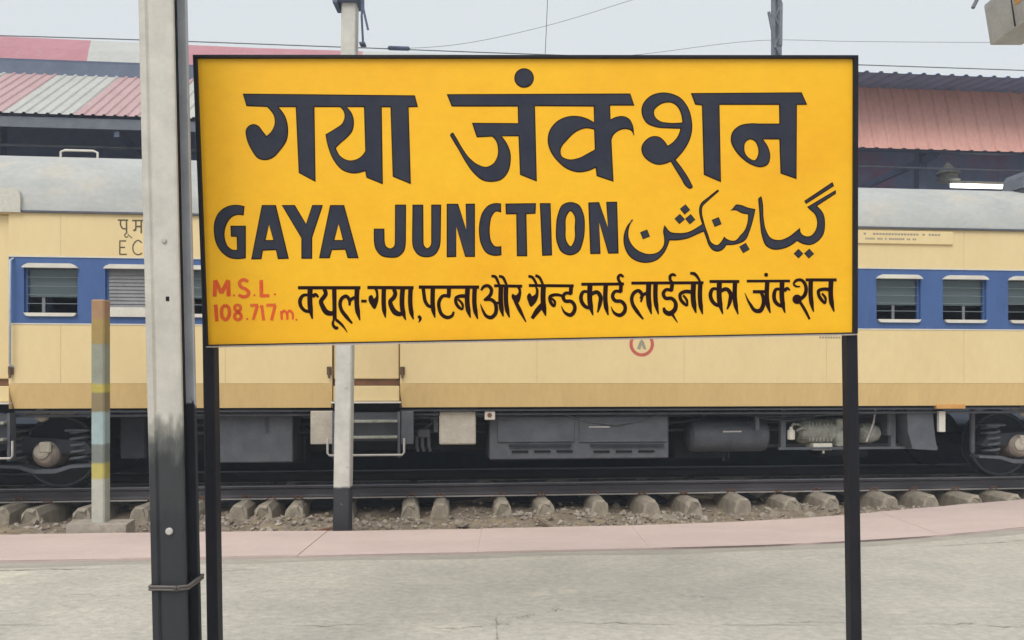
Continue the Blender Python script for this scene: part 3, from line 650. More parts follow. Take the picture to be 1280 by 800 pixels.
# bogies
ZW = ZR+.4575
def bogie(c):
    m = MB()
    y = .42
    for s in (-1, 1):
        m.prism([(c-2.0, .72), (c-1.9, .86), (c-.95, .93), (c-.55, .62), (c+.55, .62), (c+.95, .93), (c+1.9, .86), (c+2.0, .72), (c+1.9, .70), (c+.95, .76), (c+.5, .46), (c-.5, .46), (c-.95, .76), (c-1.9, .70)], 'y', y if s < 0 else W-y-.14, y+.14 if s < 0 else W-y)
    m.box(c-.3, c+.3, .45, W-.45, .5, .95, .03)
    bg_ = m.build('bogie_frame', 'gear_dark', T)
    for ax in (c-1.45, c+1.45):
        for cy, sg in ((.86, -1), (W-.86, 1)):
            m = MB().lathe([(.10, -.07*sg*-1), (.457, -.06), (.457, .05), (.485, .055), (.485, .085), (.10, .09)], (ax, cy, ZW), 'y', 40); wh = m.build('wheel', 'gear_dark', T)
            if sg < 0:
                m = MB().torus((ax, cy-.062, ZW), .43, .018, 'y', 36, 6); m.build('wheel_rim', 'gear_grey', wh)
        m = MB().tube([(ax, .6, ZW), (ax, W-.6, ZW)], .09, 14); m.build('axle', 'gear_dark', T)
        # axle box with cover, springs either side
        m = MB().lathe([(.10, -.0), (.13, .02), (.155, .05), (.165, .10), (.165, .3)], (ax, .36, ZW), 'y', 24); ab = m.build('axle_box', 'axle_beige', T)
        m = MB().box(ax-.05, ax+.09, .325, .37, ZW+.02, ZW+.15, .015); m.lathe([(.05, .0), (.085, .012), (.085, .04)], (ax-.03, .335, ZW+.03), 'y', 18); m.build('axle_cover', 'gear_beige', ab)
        m = MB().prism([(ax-.62, ZW-.15), (ax-.3, ZW-.17), (ax-.12, ZW-.23), (ax+.12, ZW-.23), (ax+.3, ZW-.17), (ax+.62, ZW-.15), (ax+.62, ZW-.12), (ax+.28, ZW-.13), (ax+.12, ZW-.18), (ax-.12, ZW-.18), (ax-.28, ZW-.13), (ax-.62, ZW-.12)], 'y', .36, .56); m.build('equaliser_bar', 'gear_grey', ab)
        for q in (ax-.36, ax+.36):
            m = MB()
            pts = [(q+.105*math.cos(v), .5+.105*math.sin(v), ZW-.11+.0395*v/math.pi) for v in [j*math.pi/7 for j in range(0, 70)]]
            m.tube(pts, .019, 7); sp = m.build('coil_spring', 'gear_grey', T)
            m = MB().box(q-.14, q+.14, .37, .63, ZW+.27, ZW+.30, .01); m.build('spring_cap', 'gear_grey', sp)
        m = MB(); m.lathe([(.03, -.01), (.075, .0), (.09, .03), (.09, .05), (.05, .07)], (ax-.0, .27, 1.19), 'y', 18); m.tube([(ax-.2, .32, 1.2), (ax+.35, .32, 1.2), (ax+.5, .36, 1.26)], .01, 6); m.build('slack_adjuster', 'gear_beige', T)
        for q in (ax-.62, ax+.62): m = MB().tube([(q, .5, 1.2), (q, .5, .62)], .035, 8); m.build('damper', 'gear_grey', T)
bogie(S(55, .36)-1.45)
bogie(S(1278, .36)+1.45)
for s in [S0+1.1+1.85*k for k in range(11)]:
    if any(a-.1 < s < b+.1 for a, b in DOORS): continue
    m = MB().box(s, s+.007, -.0055, .0, ZT+.01, Z1-.012); m.build('panel_seam', 'cream_shade', T)
    m = MB().box(s, s+.007, -.0055, .0, Z2+.012, ZG-.02); m.build('panel_seam', 'cream_shade', T)
rg = random.Random(5)
for k in range(12):
    a = rg.uniform(-4, 4.6); b = a+rg.uniform(.5, 1.8); d_ = rg.uniform(.2, .5); zt_ = ZB-.08; sag = rg.uniform(.04, .16)
    m = MB().tube([(a, d_, zt_), (a+(b-a)*.25, d_, zt_-sag*.75), ((a+b)/2, d_-.02, zt_-sag), (a+(b-a)*.75, d_, zt_-sag*.7), (b, d_, zt_)], rg.uniform(.008, .015), 6); m.build('cable', rg.choice(['gear_dark', 'gear_grey']), T)
for z_, d_ in ((1.12, .9), (1.02, 1.0), (.93, .8)):
    m = MB().tube([(-4.4, d_, z_), (5.4, d_, z_)], .022, 6); m.build('pipe', 'gear_grey', T)
for s in (-3.0, -.95, 1.62, 1.72, 3.2):
    m = MB().box(s, s+.05, .3, .36, .95, ZB-.05); m.build('hanger_bracket', 'gear_grey', T)
# lettering, roundel and plate on the coach side
def side_marks(strokes, name, material, ox, oy, sc, y=-.0065):
    mb = MB()
    for k, s in enumerate(strokes):
        v, f = brush(s); mb.add([(S(ox+p[0]/sc), y-k*.00012, Z(ox+p[0]/sc, oy+p[1]/sc)) for p in v], f)
    return mb.build(name, material, T)
side_marks(['590,381,7 642,381,7', '605,384,7 604,405,7 614,422,7 634,424,7', '633,381,7 634,447,7', '633,446,5 624,456,5 630,466,5 642,463,5', '640,452,5 662,471,4'], 'letter', 'mark_dark', 0, 180, 4)
side_marks(['662,383,7 716,383,7', '680,384,7 680,428,7', '680,428,12 668,434,8', '680,413,8 706,413,8', '707,383,7 707,447,7'], 'letter', 'mark_dark', 0, 180, 4)
side_marks(['600,483,6 600,554,6', '600,485,6 632,485,6', '600,517,6 626,517,6', '600,552,6 635,552,6'], 'letter', 'mark_dark', 0, 180, 4)
side_marks(['710,494,6 690,482,6 671,498,6 665,520,6 672,544,6 690,554,6 711,545,6'], 'letter', 'mark_dark', 0, 180, 4)
sc_, zc_ = S(802), Z(802, 430)
m = MB(); n = 40; vs = []
for i in range(n): a = 2*math.pi*i/n; vs += [(sc_+.155*math.cos(a), -.0065, zc_+.155*math.sin(a)), (sc_+.115*math.cos(a), -.0065, zc_+.115*math.sin(a))]
m.add(vs, [(2*i, (2*i+2) % (2*n), (2*i+3) % (2*n), 2*i+1) for i in range(n)]); m.build('roundel_ring', 'mark_red', T)
m = MB(); m.add([(sc_-.06, -.0066, zc_-.06), (sc_-.03, -.0066, zc_+.02), (sc_, -.0066, zc_+.06), (sc_+.03, -.0066, zc_+.02), (sc_+.06, -.0066, zc_-.07), (sc_+.02, -.0066, zc_-.06), (sc_, -.0066, zc_-.01), (sc_-.02, -.0066, zc_-.07)], [tuple(range(8))]); m.build('roundel_figure', 'mark_grey', T)
pl = MB().box(S(1040), S(1190), -.03, -.003, Z(1130, 305.5), Z(1130, 288.5)-.005, .006).build('destination_plate', 'cream', T)
for py, p, q in ((293.5, 1078, 1178), (299.5, 1080, 1144)):
    m = MB(); a, b = S(p), S(q); n = 26
    for i in range(n):
        if random.random() < .8: m.box(a+(b-a)*i/n, a+(b-a)*(i+.75)/n, -.0315, -.0305, Z(1130, py)-.012, Z(1130, py)+.012)
    m.build('faded_line', 'mark_grey', pl, kind='stuff')
m = MB(); 
for p in range(8): m.box(S(1024+p*3.4), S(1026.4+p*3.4), -.0062, -.0052, Z(1030, 423), Z(1030, 420.6))
m.build('faded_stencil', 'mark_grey', T, kind='stuff')

# ------------------------------------------------------------------ far side: platform, hall, canopies
m = MB().box(-40, 45, 3.75, 30, -.42, .82, .03); m.build('far_platform', 'platform_shade', loc=TLOC, rot=ROT, kind='structure')
hall = thing('station_building', 'dark station building in the shade behind the coach', 'building', TLOC, TROT)
m = MB().box(-34, 40, 12.5, 13.5, .8, 9.0); m.build('wall', 'hall_wall', hall)
m = MB().box(-34, 40, 9.7, 12.6, 8.85, 9.0); m.build('roof_deck', 'steel_navy', hall)
for s in [-30+4*k for k in range(17)]:
    m = MB().box(s-.12, s+.12, 9.6, 12.45, 8.3, 8.8); m.build('roof_beam', 'steel_navy', hall)
for s in [-29+2.2*k for k in range(30)]:
    m = MB().box(s, s+1.3, 12.44, 12.52, 5.2, 7.2); m.build('window', random.choice(['hall_wall', 'sheet_blue', 'steel_navy']), hall)

def ribbed(a, b, edge_lo, edge_hi, pitch=.2, rib=.045, nrm=None):
    "one profiled roofing sheet between two edges (d, z), from a to b along s"
    mb = MB(); lo, hi = edge_lo, edge_hi; n = max(1, round((b-a)/pitch)); st = (b-a)/n
    dd, dz = hi[0]-lo[0], hi[1]-lo[1]; l = math.hypot(dd, dz); nx_, nz_ = -dz/l, dd/l
    prof = []
    for i in range(n):
        s = a+i*st; prof += [(s, 0), (s+st*.62, 0), (s+st*.72, rib), (s+st*.90, rib)]
    prof.append((b, 0)); vs = []
    for e in (lo, hi):
        vs += [(s, e[0]+nx_*h, e[1]+nz_*h) for s, h in prof]
    m_ = len(prof); mb.add(vs, [(i, i+1, m_+i+1, m_+i) for i in range(m_-1)]); return mb
CD = 7.2
def zel(el, px, d): return CAMZ+el*D(px, d)
# left canopy: striped red and white sheets sloping towards us
cl = thing('platform_canopy', 'striped red and white sloping tin canopy above the coach at the left', 'canopy', TLOC, TROT)
ze = zel(.332, 80, CD); DT = CD+2.35; zh = zel(.381, 80, DT)
stripes = [(-22, -14.9, 'sheet_pink'), (-14.9, S(-70, CD), 'sheet_white'), (S(-70, CD), S(3, CD), 'sheet_pink'), (S(3, CD), S(92, CD), 'sheet_white'), (S(92, CD), S(200, CD), 'sheet_pink'), (S(200, CD), S(290, CD), 'sheet_white'), (S(290, CD), S(400, CD), 'sheet_pink'), (S(400, CD), S(480, CD), 'sheet_white'), (S(480, CD), 1.0, 'sheet_pink')]
for a, b, mt in stripes:
    n = max(1, round((b-a)/.95))
    for i in range(n): ribbed(a+(b-a)*i/n, a+(b-a)*(i+1)/n, (CD, ze), (DT, zh), .235, .028).build('roof_sheet', mt, cl)
m = MB().box(-22, 1, CD+.05, CD+.13, ze-.26, ze-.05); m.build('eave_beam', 'steel_grey', cl)
m = MB().box(-22, 1, DT-.02, DT+.06, zh-.1, zh+.29); m.build('clerestory_panel', 'sheet_blue', cl)
for s in [-21+3.4*k for k in range(7)]:
    m = MB().box(s-.05, s+.05, CD+.1, DT, ze-.4, ze-.28); m.build('rafter', 'steel_navy', cl)
    m = MB().box(s-.1, s+.1, DT-.12, DT+.1, .8, zh-.1); m.build('column', 'steel_navy', cl)
m = MB().tube([(-22, CD+.8, ze-.42), (1, CD+.8, ze-.42)], .035, 6); m.build('conduit', 'steel_grey', cl)
# right canopy: steep salmon sheets under a dark overhang
cr = thing('platform_canopy', 'salmon corrugated tin canopy with dark overhang at the right behind the coach', 'canopy', TLOC, TROT)
za = zel(.2875, 1180, CD); zb_ = zel(.362, 1180, CD+.45); zo = zel(.381, 1180, CD-.75)
a, b = 1.2, 30; n = 30
for i in range(n):
    p, q = a+(b-a)*i/n, a+(b-a)*(i+1)/n
    ribbed(p, q, (CD, za), (CD+.45, zb_), .3, .035).build('roof_sheet', 'sheet_salmon', cr)
    ribbed(p, q, (CD-.75, zo), (CD+.6, zb_+.02), .3, .035).build('overhang_sheet', 'sheet_overhang', cr)
m = MB().box(a, b, CD+.1, CD+.2, za-.02, za+.12); m.build('eave_beam', 'steel_navy', cr)
for s in [2+4.2*k for k in range(7)]:
    m = MB().box(s-.1, s+.1, CD+.75, CD+.95, .8, zb_); m.build('column', 'steel_navy', cr)
    m = MB().box(s-.05, s+.05, CD+.2, CD+6, za-.1, za+.05); m.build('rafter', 'steel_navy', cr)
m = MB().tube([(a, CD+.4, zel(.265, 1180, CD+.4)), (b, CD+.4, zel(.262, 1180, CD+.4))], .022, 6); m.build('conduit', 'steel_grey', cr)
# footbridge roof, red and white, above the left canopy
fb = thing('footbridge_roof', 'red and white footbridge roof edge against the sky above the striped canopy', 'roof', (0, 0, 0))
YF = 22.0
segs = [(-160, -20, 'sheet_white'), (-20, 108, 'sheet_red'), (108, 222, 'sheet_white'), (222, 448, 'sheet_red'), (448, 700, 'sheet_white')]
def fy(px): return 45.5+px*.0462 if px < 300 else 59.4+(px-300)*.0315
for p, q, mt in segs:
    n = max(1, round((q-p)/45))
    for i in range(n):
        a, b = p+(q-p)*i/n, p+(q-p)*(i+1)/n
        mb = MB(); pts = []
        for px in (a, b):
            lean = 6
            A = at(px, fy(px)+32-.02*px, YF); B = at(px+lean*.5, fy(px)+12, YF+.35); Cc = at(px+lean, fy(px), YF+1.2)
            pts += [A, B, Cc]
        mb.add(pts, [(0, 3, 4, 1), (1, 4, 5, 2)]); mb.add([pts[0], pts[3], pts[3]+Vector((0, 3, 0)), pts[0]+Vector((0, 3, 0))], [(0, 1, 2, 3)]); mb.add([pts[2], pts[5], pts[5]+Vector((0, 2.4, -.3)), pts[2]+Vector((0, 2.4, -.3))], [(0, 1, 2, 3)])
        mb.build('roof_sheet', mt, fb)
for px in (-100, 60, 220, 380, 540, 680):
    A = at(px, fy(px)+30, YF+1.6); m = MB().box(A.x-.12, A.x+.12, A.y-.12, A.y+.12, .8, A.z); m.build('column', 'steel_navy', fb)
# tube light over the roof line at right
tl = thing('tube_light', 'lit white tube light hanging under the salmon canopy', 'light', TLOC, TROT)
dl = 8.4; a, b = S(1189, dl), S(1257, dl); zl = Z(1220, 233, dl)
MB().tube([(a, dl, zl), (b, dl, zl)], .045, 10).build('tube', 'tube_glow', tl)
m = MB().box(a-.05, b+.05, dl-.05, dl+.05, zl+.05, zl+.11); m.build('batten', 'cream_pale', tl)
m = MB()
for s in (a+.2, b-.2): m.tube([(s, dl, zl+.1), (s, dl, za+.0)], .012, 6)
m.build('hanger', 'steel_grey', tl)
# bell-shaped lamp beside it
bl = MB().lathe([(.03, .30), (.05, .24), (.13, .14), (.26, .03), (.27, 0), (.20, -.02), (.20, -.10), (.27, -.12), (.27, -.16), (.1, -.17)], (S(1185, 8.4), 8.4, Z(1185, 218, 8.4)), 'z', 18)
bl.tube([(S(1185, 8.4), 8.4, Z(1185, 218, 8.4)+.28), (S(1185, 8.4), 8.4, za)], .012, 6)
bl.build('pendant_lamp', 'gear_pale', loc=TLOC, rot=ROT, label='small grey bell shaped lamp hanging left of the tube light', cat='lamp')

# ------------------------------------------------------------------ masts and wires
# white mast with black foot, behind the board
YM = 8.72
m = MB(); lo, hi = at(428, 668, YM), at(438, -8, YM); lo.z = -.16
hw = .088
def mast_ring(c, h): return [(c.x+sx*h, c.y+sy*h, c.z) for sx, sy in ((-1, -.85), (-.85, -1), (.85, -1), (1, -.85), (1, .85), (.85, 1), (-.85, 1), (-1, .85))]
lv = [lo, lo.lerp(hi, .35), lo.lerp(hi, .7), hi]; rg = [mast_ring(c, h) for c, h in zip(lv, (.089, .088, .083, .080))]
m.add(sum(rg, []), [tuple(range(8)), tuple(range(31, 23, -1))]+[(i*8+k, i*8+(k+1) % 8, i*8+8+(k+1) % 8, i*8+8+k) for i in range(3) for k in range(8)])
ms = thing('lamp_mast', 'tall white post with black foot rising behind the yellow board', 'post')
m.build('shaft', 'post_paint', ms)
c = at(438, 2, YM); m = MB().box(c.x-.13, c.x+.13, c.y-.14, c.y+.14, c.z-.05, c.z+.12, .015); m.box(c.x-.16, c.x-.11, c.y-.16, c.y+.1, c.z-.08, c.z+.02); m.build('clamp', 'steel_navy', ms)
m = MB().tube([at(453, 4, YM-.1), at(452, 20, YM-.1), at(454, 58, YM-.05)], .013, 6); m.tube([at(453, 6, YM-.1), at(460, 37, YM-.12)], .013, 6); m.build('stay_rod', 'steel_navy', ms)
m = MB().box(at(450, 56, YM-.05).x, at(457, 56, YM-.05).x, YM-.1, YM, at(0, 59, YM).z, at(0, 57, YM).z); m.build('stay_foot', 'steel_navy', ms)
# striped post with concrete footing
YS = 8.55
fo = at(126, 655, YS)
ft = MB(); p0 = [at(81, 668, 8.36), at(158, 668, 8.36), at(170, 646, 8.66), at(92, 645, 8.66)]
for p in p0: p.z = .0
zt0 = .09; vs = [(p.x, p.y, -.15) for p in p0]+[(p.x+(.01 if i in (0, 3) else -.01), p.y+(.01 if i < 2 else -.01), zt0+random.uniform(-.01, .01)) for i, p in enumerate(p0)]
ft.add(vs, [(0, 1, 2, 3), (7, 6, 5, 4), (0, 1, 5, 4), (1, 2, 6, 5), (2, 3, 7, 6), (3, 0, 4, 7)])
fpost = thing('striped_post', 'short weathered striped post in yellow and pale blue on a concrete footing', 'post')
ft.build('footing', 'stone_pale', fpost)
c0, c1 = at(126, 648, YS), at(125, 375, YS)
m = MB(); m.box(c0.x-.070, c0.x+.070, YS-.07, YS+.07, .05, c1.z, .014); m.build('shaft', 'stripe_paint', fpost)
# lattice mast far right of centre
YL = 26.0
lm = thing('lattice_mast', 'grey steel catenary mast sticking up behind the right end of the board', 'mast')
b0 = at(970.5, 72, YL)
def leg(px): A = at(px, 78, YL); return A
m = MB()
for px, dy in ((966.5, -.15), (974.5, -.15)):
    A = at(px, 60, YL+dy); Bt = at(px, -30, YL+dy); m.box(A.x-.055, A.x+.055, A.y-.05, A.y+.05, .8, Bt.z)
m.build('leg', 'steel_grey', lm, kind=None)
A, Bt = at(968.5, 60, YL), at(973, -30, YL); m = MB().box(A.x, Bt.x, YL-.03, YL+.03, .8, Bt.z); m.build('core_plate', 'steel_grey', lm)
m = MB(); zz = 7.0; sgn = 1; xa, xb = at(966.5, 60, YL).x, at(974.5, 60, YL).x
while zz < at(0, -28, YL).z-.6:
    m.tube([(xa if sgn > 0 else xb, YL-.2, zz), (xb if sgn > 0 else xa, YL-.2, zz+.45)], .03, 6); zz += .45; sgn = -sgn
m.build('lacing', 'steel_grey', lm)
m = MB().tube([at(961, 15, YL-.2), at(967, 45, YL-.2), at(969, 60, YL-.2)], .05, 6); m.tube([at(976, 4, YL-.2), at(975.5, 57, YL-.2)], .06, 6); m.build('bracket', 'steel_grey', lm)
# wires: (name, label, points px,py,Y, radius)
def wire(name, label, pts, r, cat='wire'):
    P = [at(*p) for p in pts]; c = []
    X = crom([(p.x, p.z, False) for p in P], False, 10); n = len(X)-1
    for i, (x_, z_) in enumerate(X):
        u = i/n*(len(P)-1); k = min(int(u), len(P)-2); c.append((x_, P[k].y+(P[k+1].y-P[k].y)*(u-k), z_))
    MB().tube(c, r, 6).build(name, 'wire', label=label, cat=cat)
wire('overhead_wire', 'dark overhead wire sloping down from the upper left behind the board', [(-500, 30, 10.0), (0, 44.5, 10.3), (240, 52, 10.4), (460, 60, 10.5), (690, 68.5, 10.65), (1073, 81, 11.0), (1280, 88, 11.2), (1800, 104, 11.6)], .007)
wire('overhead_wire', 'thin wire rising from the white mast to the top edge right of centre', [(440, 60, 10.5), (560, 57, 10.5), (680, 33, 10.5), (790, 0, 10.5), (900, -34, 10.5)], .003)
wire('dropper_wire', 'thin vertical dropper wire above the middle of the board', [(686, -40, 10.65), (684, 10, 10.65), (681.5, 67, 10.65)], .005)
wire('overhead_wire', 'faint wire running from the grey steel mast to the right edge', [(640, 84, 25.8), (800, 68, 25.8), (966, 50, 25.8), (1050, 51.5, 25.8), (1230, 53, 25.8), (1500, 52, 25.8)], .007)
m = MB(); A, B = at(486, 60.0, 10.5), at(511, 60.8, 10.5); m.tube([A, A.lerp(B, .5), B], .028, 10)
for k in range(6):
    q = A.lerp(B, (k+.5)/6); m.torus(tuple(q), .02, .02, 'z', 10, 6)
m.build('insulator', 'steel_navy', label='short dark insulator on the overhead wire above the board', cat='insulator')

# ------------------------------------------------------------------ steel pole in front, left
YP = 3.92
pole = thing('steel_pole', 'white painted steel pole with black foot in front of the coach, left of the board', 'pole', at(212, 800, YP)*1)
base = Vector((at(216, 800, YP).x, YP, 0)); topx = at(198, 0, YP).x; tz = CAMZ+.475*YP
lean = (topx-base.x)/(tz-(CAMZ-.325*YP))
def pole_prism(prof, name, mt):
    m = MB(); vs = []
    for z_ in (-.02, 1.0, 2.2, 4.6): vs += [(x_+lean*(z_-.33), y_, z_) for x_, y_ in prof]
    n = len(prof); m.add(vs, [tuple(range(n)), tuple(range(4*n-1, 3*n-1, -1))]+[(i*n+k, i*n+(k+1) % n, i*n+n+(k+1) % n, i*n+n+k) for i in range(3) for k in range(n)])
    o = m.build(name, mt, pole); return o
pole.location = (base.x, YP, 0)
def px2(v): return (v-216)/F*YP
# front flange with a rolled left edge, web, rear flange
pole_prism([(px2(189.5), .012), (px2(191.5), .0), (px2(198), .004), (px2(200.5), .012), (px2(202), .006), (px2(203.5), .0), (px2(231), .0), (px2(233.5), .004), (px2(234), .014), (px2(233.5), .022), (px2(189.5), .022)], 'front_flange', 'pole_paint')
pole_prism([(px2(219), .022), (px2(223.5), .022), (px2(223.5), .150), (px2(219), .150)], 'web', 'black_paint_and_shade')  # web coloured dark to paint in the shade of the recess
pole_prism([(px2(189.5), .150), (px2(234), .150), (px2(235), .156), (px2(235), .172), (px2(189.5), .172)], 'rear_flange', 'pole_paint_far')
def on_pole(px, py): return ((px-216)/F*YP+(0)-0, CAMZ-(py-PCY)/F*YP)
x_, z_ = on_pole(212, 664); m = MB().lathe([(.012, -.012), (.018, -.008), (.018, .002)], (x_, 0, z_), 'y', 14); m.build('bolt', 'bolt', pole)
x_, z_ = on_pole(205.5, 301); m = MB().lathe([(.010, -.008), (.013, -.005), (.013, .002)], (x_, 0, z_), 'y', 12); m.build('bolt', 'bolt', pole)
x_, z_ = on_pole(209.5, 373.5); m = MB().box(x_-.008, x_+.008, -.0025, .004, z_-.011, z_+.011); m.build('hole', 'hole', pole)
x_, z_ = on_pole(188, 733)
m = MB(); q = [(px2(187.5), -.006, z_), (px2(205), -.014, z_+.002), (px2(222), -.014, z_), (px2(236), -.004, z_+.004), (px2(237), .08, z_+.012), (px2(237), .172, z_+.014), (px2(205), .178, z_+.005), (px2(187), .172, z_), (px2(186.5), .08, z_), (px2(187.5), -.006, z_)]
m.tube(q, .0075, 8); m.tube([(p[0], p[1], p[2]-.014) for p in q], .0065, 8); m.tube([(px2(220), -.018, z_-.012), (px2(224), -.03, z_+.006), (px2(226), -.022, z_-.006)], .006, 6); m.build('wire_tie', 'wire_tie', pole)

# ------------------------------------------------------------------ the station board
BX, BZ, BW, BH, BYAW, BPIT, BROL = .12955693, 2.59516193, 3.62707248, 1.54265483, .05664505, .04818087, -.0219529
BM = Matrix.Rotation(BYAW, 3, 'Z') @ Matrix.Rotation(BPIT, 3, 'X') @ Matrix.Rotation(BROL, 3, 'Y')
BC = Vector((BX, 4.4, BZ)); BI = BM.transposed()
def uv(px, py):
    "where on the board (board metres) a point of the survey picture lies"
    d = Vector(((px-PCX)/F, 1, -(py-PCY)/F)); c0 = Vector((0, 0, CAMZ)); n = BM @ Vector((0, 1, 0))
    p = c0+d*((BC-c0).dot(n)/d.dot(n)); q = BI @ (p-BC); return (q.x, q.z)
sg = thing('station_sign', 'big yellow station name board with black lettering on two black posts', 'sign')
bd = MB().box(-BW/2+.004, BW/2-.004, 0, .022, -BH/2+.004, BH/2-.004).build('board', 'board_yellow', sg, loc=BC, rot=BM.to_euler())
m = MB()
fl, fr, ftp, fbm = .021, .026, .015, .006
for a, b, y0, z0, z1 in ((-BW/2, -BW/2+fl, -.018, -BH/2, BH/2), (BW/2-fr, BW/2, -.018, -BH/2, BH/2)):
    m = MB().box(a, b, y0, .05, z0, z1, .002); m.build('frame_bar', 'black_paint_and_shade', sg, loc=BC, rot=BM.to_euler())
m = MB().box(-BW/2+.001, BW/2-.001, -.020, .05, BH/2-ftp, BH/2+.001, .002); m.build('frame_bar', 'black_paint_and_shade', sg, loc=BC, rot=BM.to_euler())
m = MB().box(-BW/2+fl, BW/2-fr, -.012, .05, -BH/2-.001, -BH/2+fbm, .001); m.build('frame_bar', 'black_paint_and_shade', sg, loc=BC, rot=BM.to_euler())
m = MB().box(-BW/2+.01, BW/2+.002, -.008, .045, -BH/2-.010, -BH/2-.0015); m.build('bottom_trim', 'board_edge', sg, loc=BC, rot=BM.to_euler())
def post(top, bot):
    m = MB(); hw_ = .031
    A, B = Vector(top), Vector(bot); vs = []
    for c in (B, A): vs += [(c.x-hw_, c.y, c.z), (c.x-hw_+.006, c.y-.004, c.z), (c.x+hw_-.006, c.y-.004, c.z), (c.x+hw_, c.y, c.z), (c.x+hw_, c.y+.07, c.z), (c.x-hw_, c.y+.07, c.z)]
    m.add(vs, [tuple(range(6)), tuple(range(11, 5, -1))]+[(i, (i+1) % 6, 6+(i+1) % 6, 6+i) for i in range(6)])
    return m.build('post', 'black_paint_and_shade', sg)
def bw(u, v, y): return BM @ Vector((u, y, v)) + BC
tl_, tr_ = bw(-BW/2+.034, BH/2-.03, .06), bw(BW/2-.022, BH/2-.03, .06)
yl, yr = bw(-BW/2, -BH/2, .06).y, bw(BW/2, -BH/2, .06).y
bl_ = Vector((at(266.5, 800, yl).x, bw(-BW/2, -BH/2, .06).y, -.01)); br_ = Vector((at(1071, 800, yr).x, bw(BW/2, -BH/2, .06).y, -.01))
post(tl_, bl_); post(tr_, br_)

def letter(outer, holes=(), ox=0, oy=0, sc=1, name='letter', edge=1.35):
    loops = [[(ox+x_/sc, oy+y_/sc) for x_, y_ in crom(parse(l), True)] for l in (outer, *holes)]
    loops = [[p for i, p in enumerate(L) if math.dist(p, L[i-1]) > 1e-3] for L in loops]
    p, tr = fill([[uv(*q) for q in L] for L in loops]); mb = MB(); mb.add([(a, -.0015, b) for a, b in p], tr)
    o = mb.build(name, 'letter_edge', bd)
    if edge:
        li = [inset(loops[0], edge)]+[inset(L, -edge) for L in loops[1:]]
        p, tr = fill([[uv(*q) for q in L] for L in li]); mb = MB(); mb.add([(a, -.0028, b) for a, b in p], tr); mb.build('letter_face', 'letter_black', o)
    return o
def disc(cx, cy, r, ry=None): return ' '.join('%.1f,%.1f' % (cx+r*math.cos(k*math.pi/8), cy+(ry or r)*math.sin(k*math.pi/8)) for k in range(16))
def diamond(cx, cy, r, a=0): return ' '.join('%.1f,%.1fc' % (cx+r*math.cos(a+k*math.pi/2), cy+r*math.sin(a+k*math.pi/2)) for k in range(4))
G1 = dict(ox=240, oy=60, sc=4.257); G2 = dict(ox=540, oy=60, sc=4.257); G3 = dict(ox=780, oy=60, sc=4.257)
letter('270,243c 1186,252c 1203,314c 1153,316c 1165,725c 1068,685c 1056,316c 1010,316c 1016,726c 928,690c 922,656c 860,668 800,650 755,600 725,530 710,460c 760,430 800,400 812,360 805,335 788,315c 652,315c 658,713c 568,665c 552,315c 462,315c 495,360 512,430 505,490 470,545 430,585 395,597 355,590 315,540 290,480 287,435 305,412 330,405 355,415 375,440 397,468c 425,440 440,400 435,360 415,330 400,314c 290,310c',
       ['825,315c 852,350 862,395 852,445 825,478 790,508 766,532c 790,575 835,598 875,592 905,572 922,548c 915,315c'], **G1)
letter(disc(490, 160, 52), **G2)
letter('78,246c 1055,242c 1077,307c 948,307c 950,380c 985,365 1020,363 1050,378 1068,410 1074,468c 1058,440 1030,432 995,440 965,465 955,490c 966,712c 876,682c 870,638c 830,655 780,662 720,645 665,600 630,550 615,495 625,440 665,390 720,365 775,362 825,375 862,395c 860,312c 548,310c 558,711c 468,675c 460,470c 372,470c 400,510 418,560 418,610 405,660 370,700 320,713 270,705 225,670 180,610 140,540 110,490 97,460 110,450 125,470 160,530 200,585 245,620 290,632 325,615 348,575 350,530 340,495 320,472c 238,476c 212,398c 458,400c 456,312c 105,312c',
       ['862,435c 820,428 770,445 720,490 685,540 690,575 725,592 780,585 830,560 866,540c'], **G2)
letter('95,355 120,400 170,422 235,428 300,430c 285,470 255,505 232,520c 215,495 185,472 150,470 115,490 92,530 100,570 135,605 180,622 225,615 248,605c 300,690 335,742 350,750 365,742 355,715 320,655 275,595c 315,550 345,500 362,440 360,380 340,315 300,265 250,242 190,238 140,255 105,290 93,322',
       ['165,365 160,335 180,310 215,293 255,293 285,315 302,350 310,396c 240,398 190,388'], **G3)
letter('355,240c 945,236c 975,303c 920,303c 918,698c 832,668c 826,487c 740,487c 768,530 778,580 765,620 730,635 685,625 630,590 590,545 568,495 575,450 610,415 660,402 720,402c 826,402c 824,303c 508,303c 516,715c 424,675c 414,306c 378,302c',
       ['640,530 645,505 670,487 695,497 712,530 712,570 695,597 665,585 645,560'], **G3)
G4 = dict(ox=240, oy=230, sc=4.257); G5 = dict(ox=450, oy=230, sc=3.7647)
letter('280,118c 275,168c 245,165 215,175 190,205 175,250 178,300 195,335 220,350 240,350c 238,282c 207,280c 205,222c 287,222c 287,395c 250,400 205,395 165,370 130,320 117,260 120,200 140,155 175,125 215,112 250,112', **G4)
letter('372,112c 447,112c 516,398c 457,400c 447,352c 378,355c 370,400c 315,402c', ['410,215c 433,298c 392,298c'], **G4)
letter('477,112c 548,112c 607,212c 640,112c 697,112c 640,285c 640,398c 582,398c 582,288c', **G4)
letter('735,112c 810,112c 887,395c 828,395c 815,350c 745,352c 733,395c 676,395c', ['780,212c 803,298c 758,298c'], **G4)
letter('165,97c 217,97c 216,270c 205,320 180,343 140,347 100,338 75,310 65,265c 65,210c 115,210c 116,268c 125,295 142,303 158,295 164,268c', **G5)
letter('247,97c 298,97c 299,262c 304,292 317,302 330,292 335,262c 335,97c 382,97c 380,262c 372,305 350,335 315,345 275,335 252,305 245,262c', **G5)
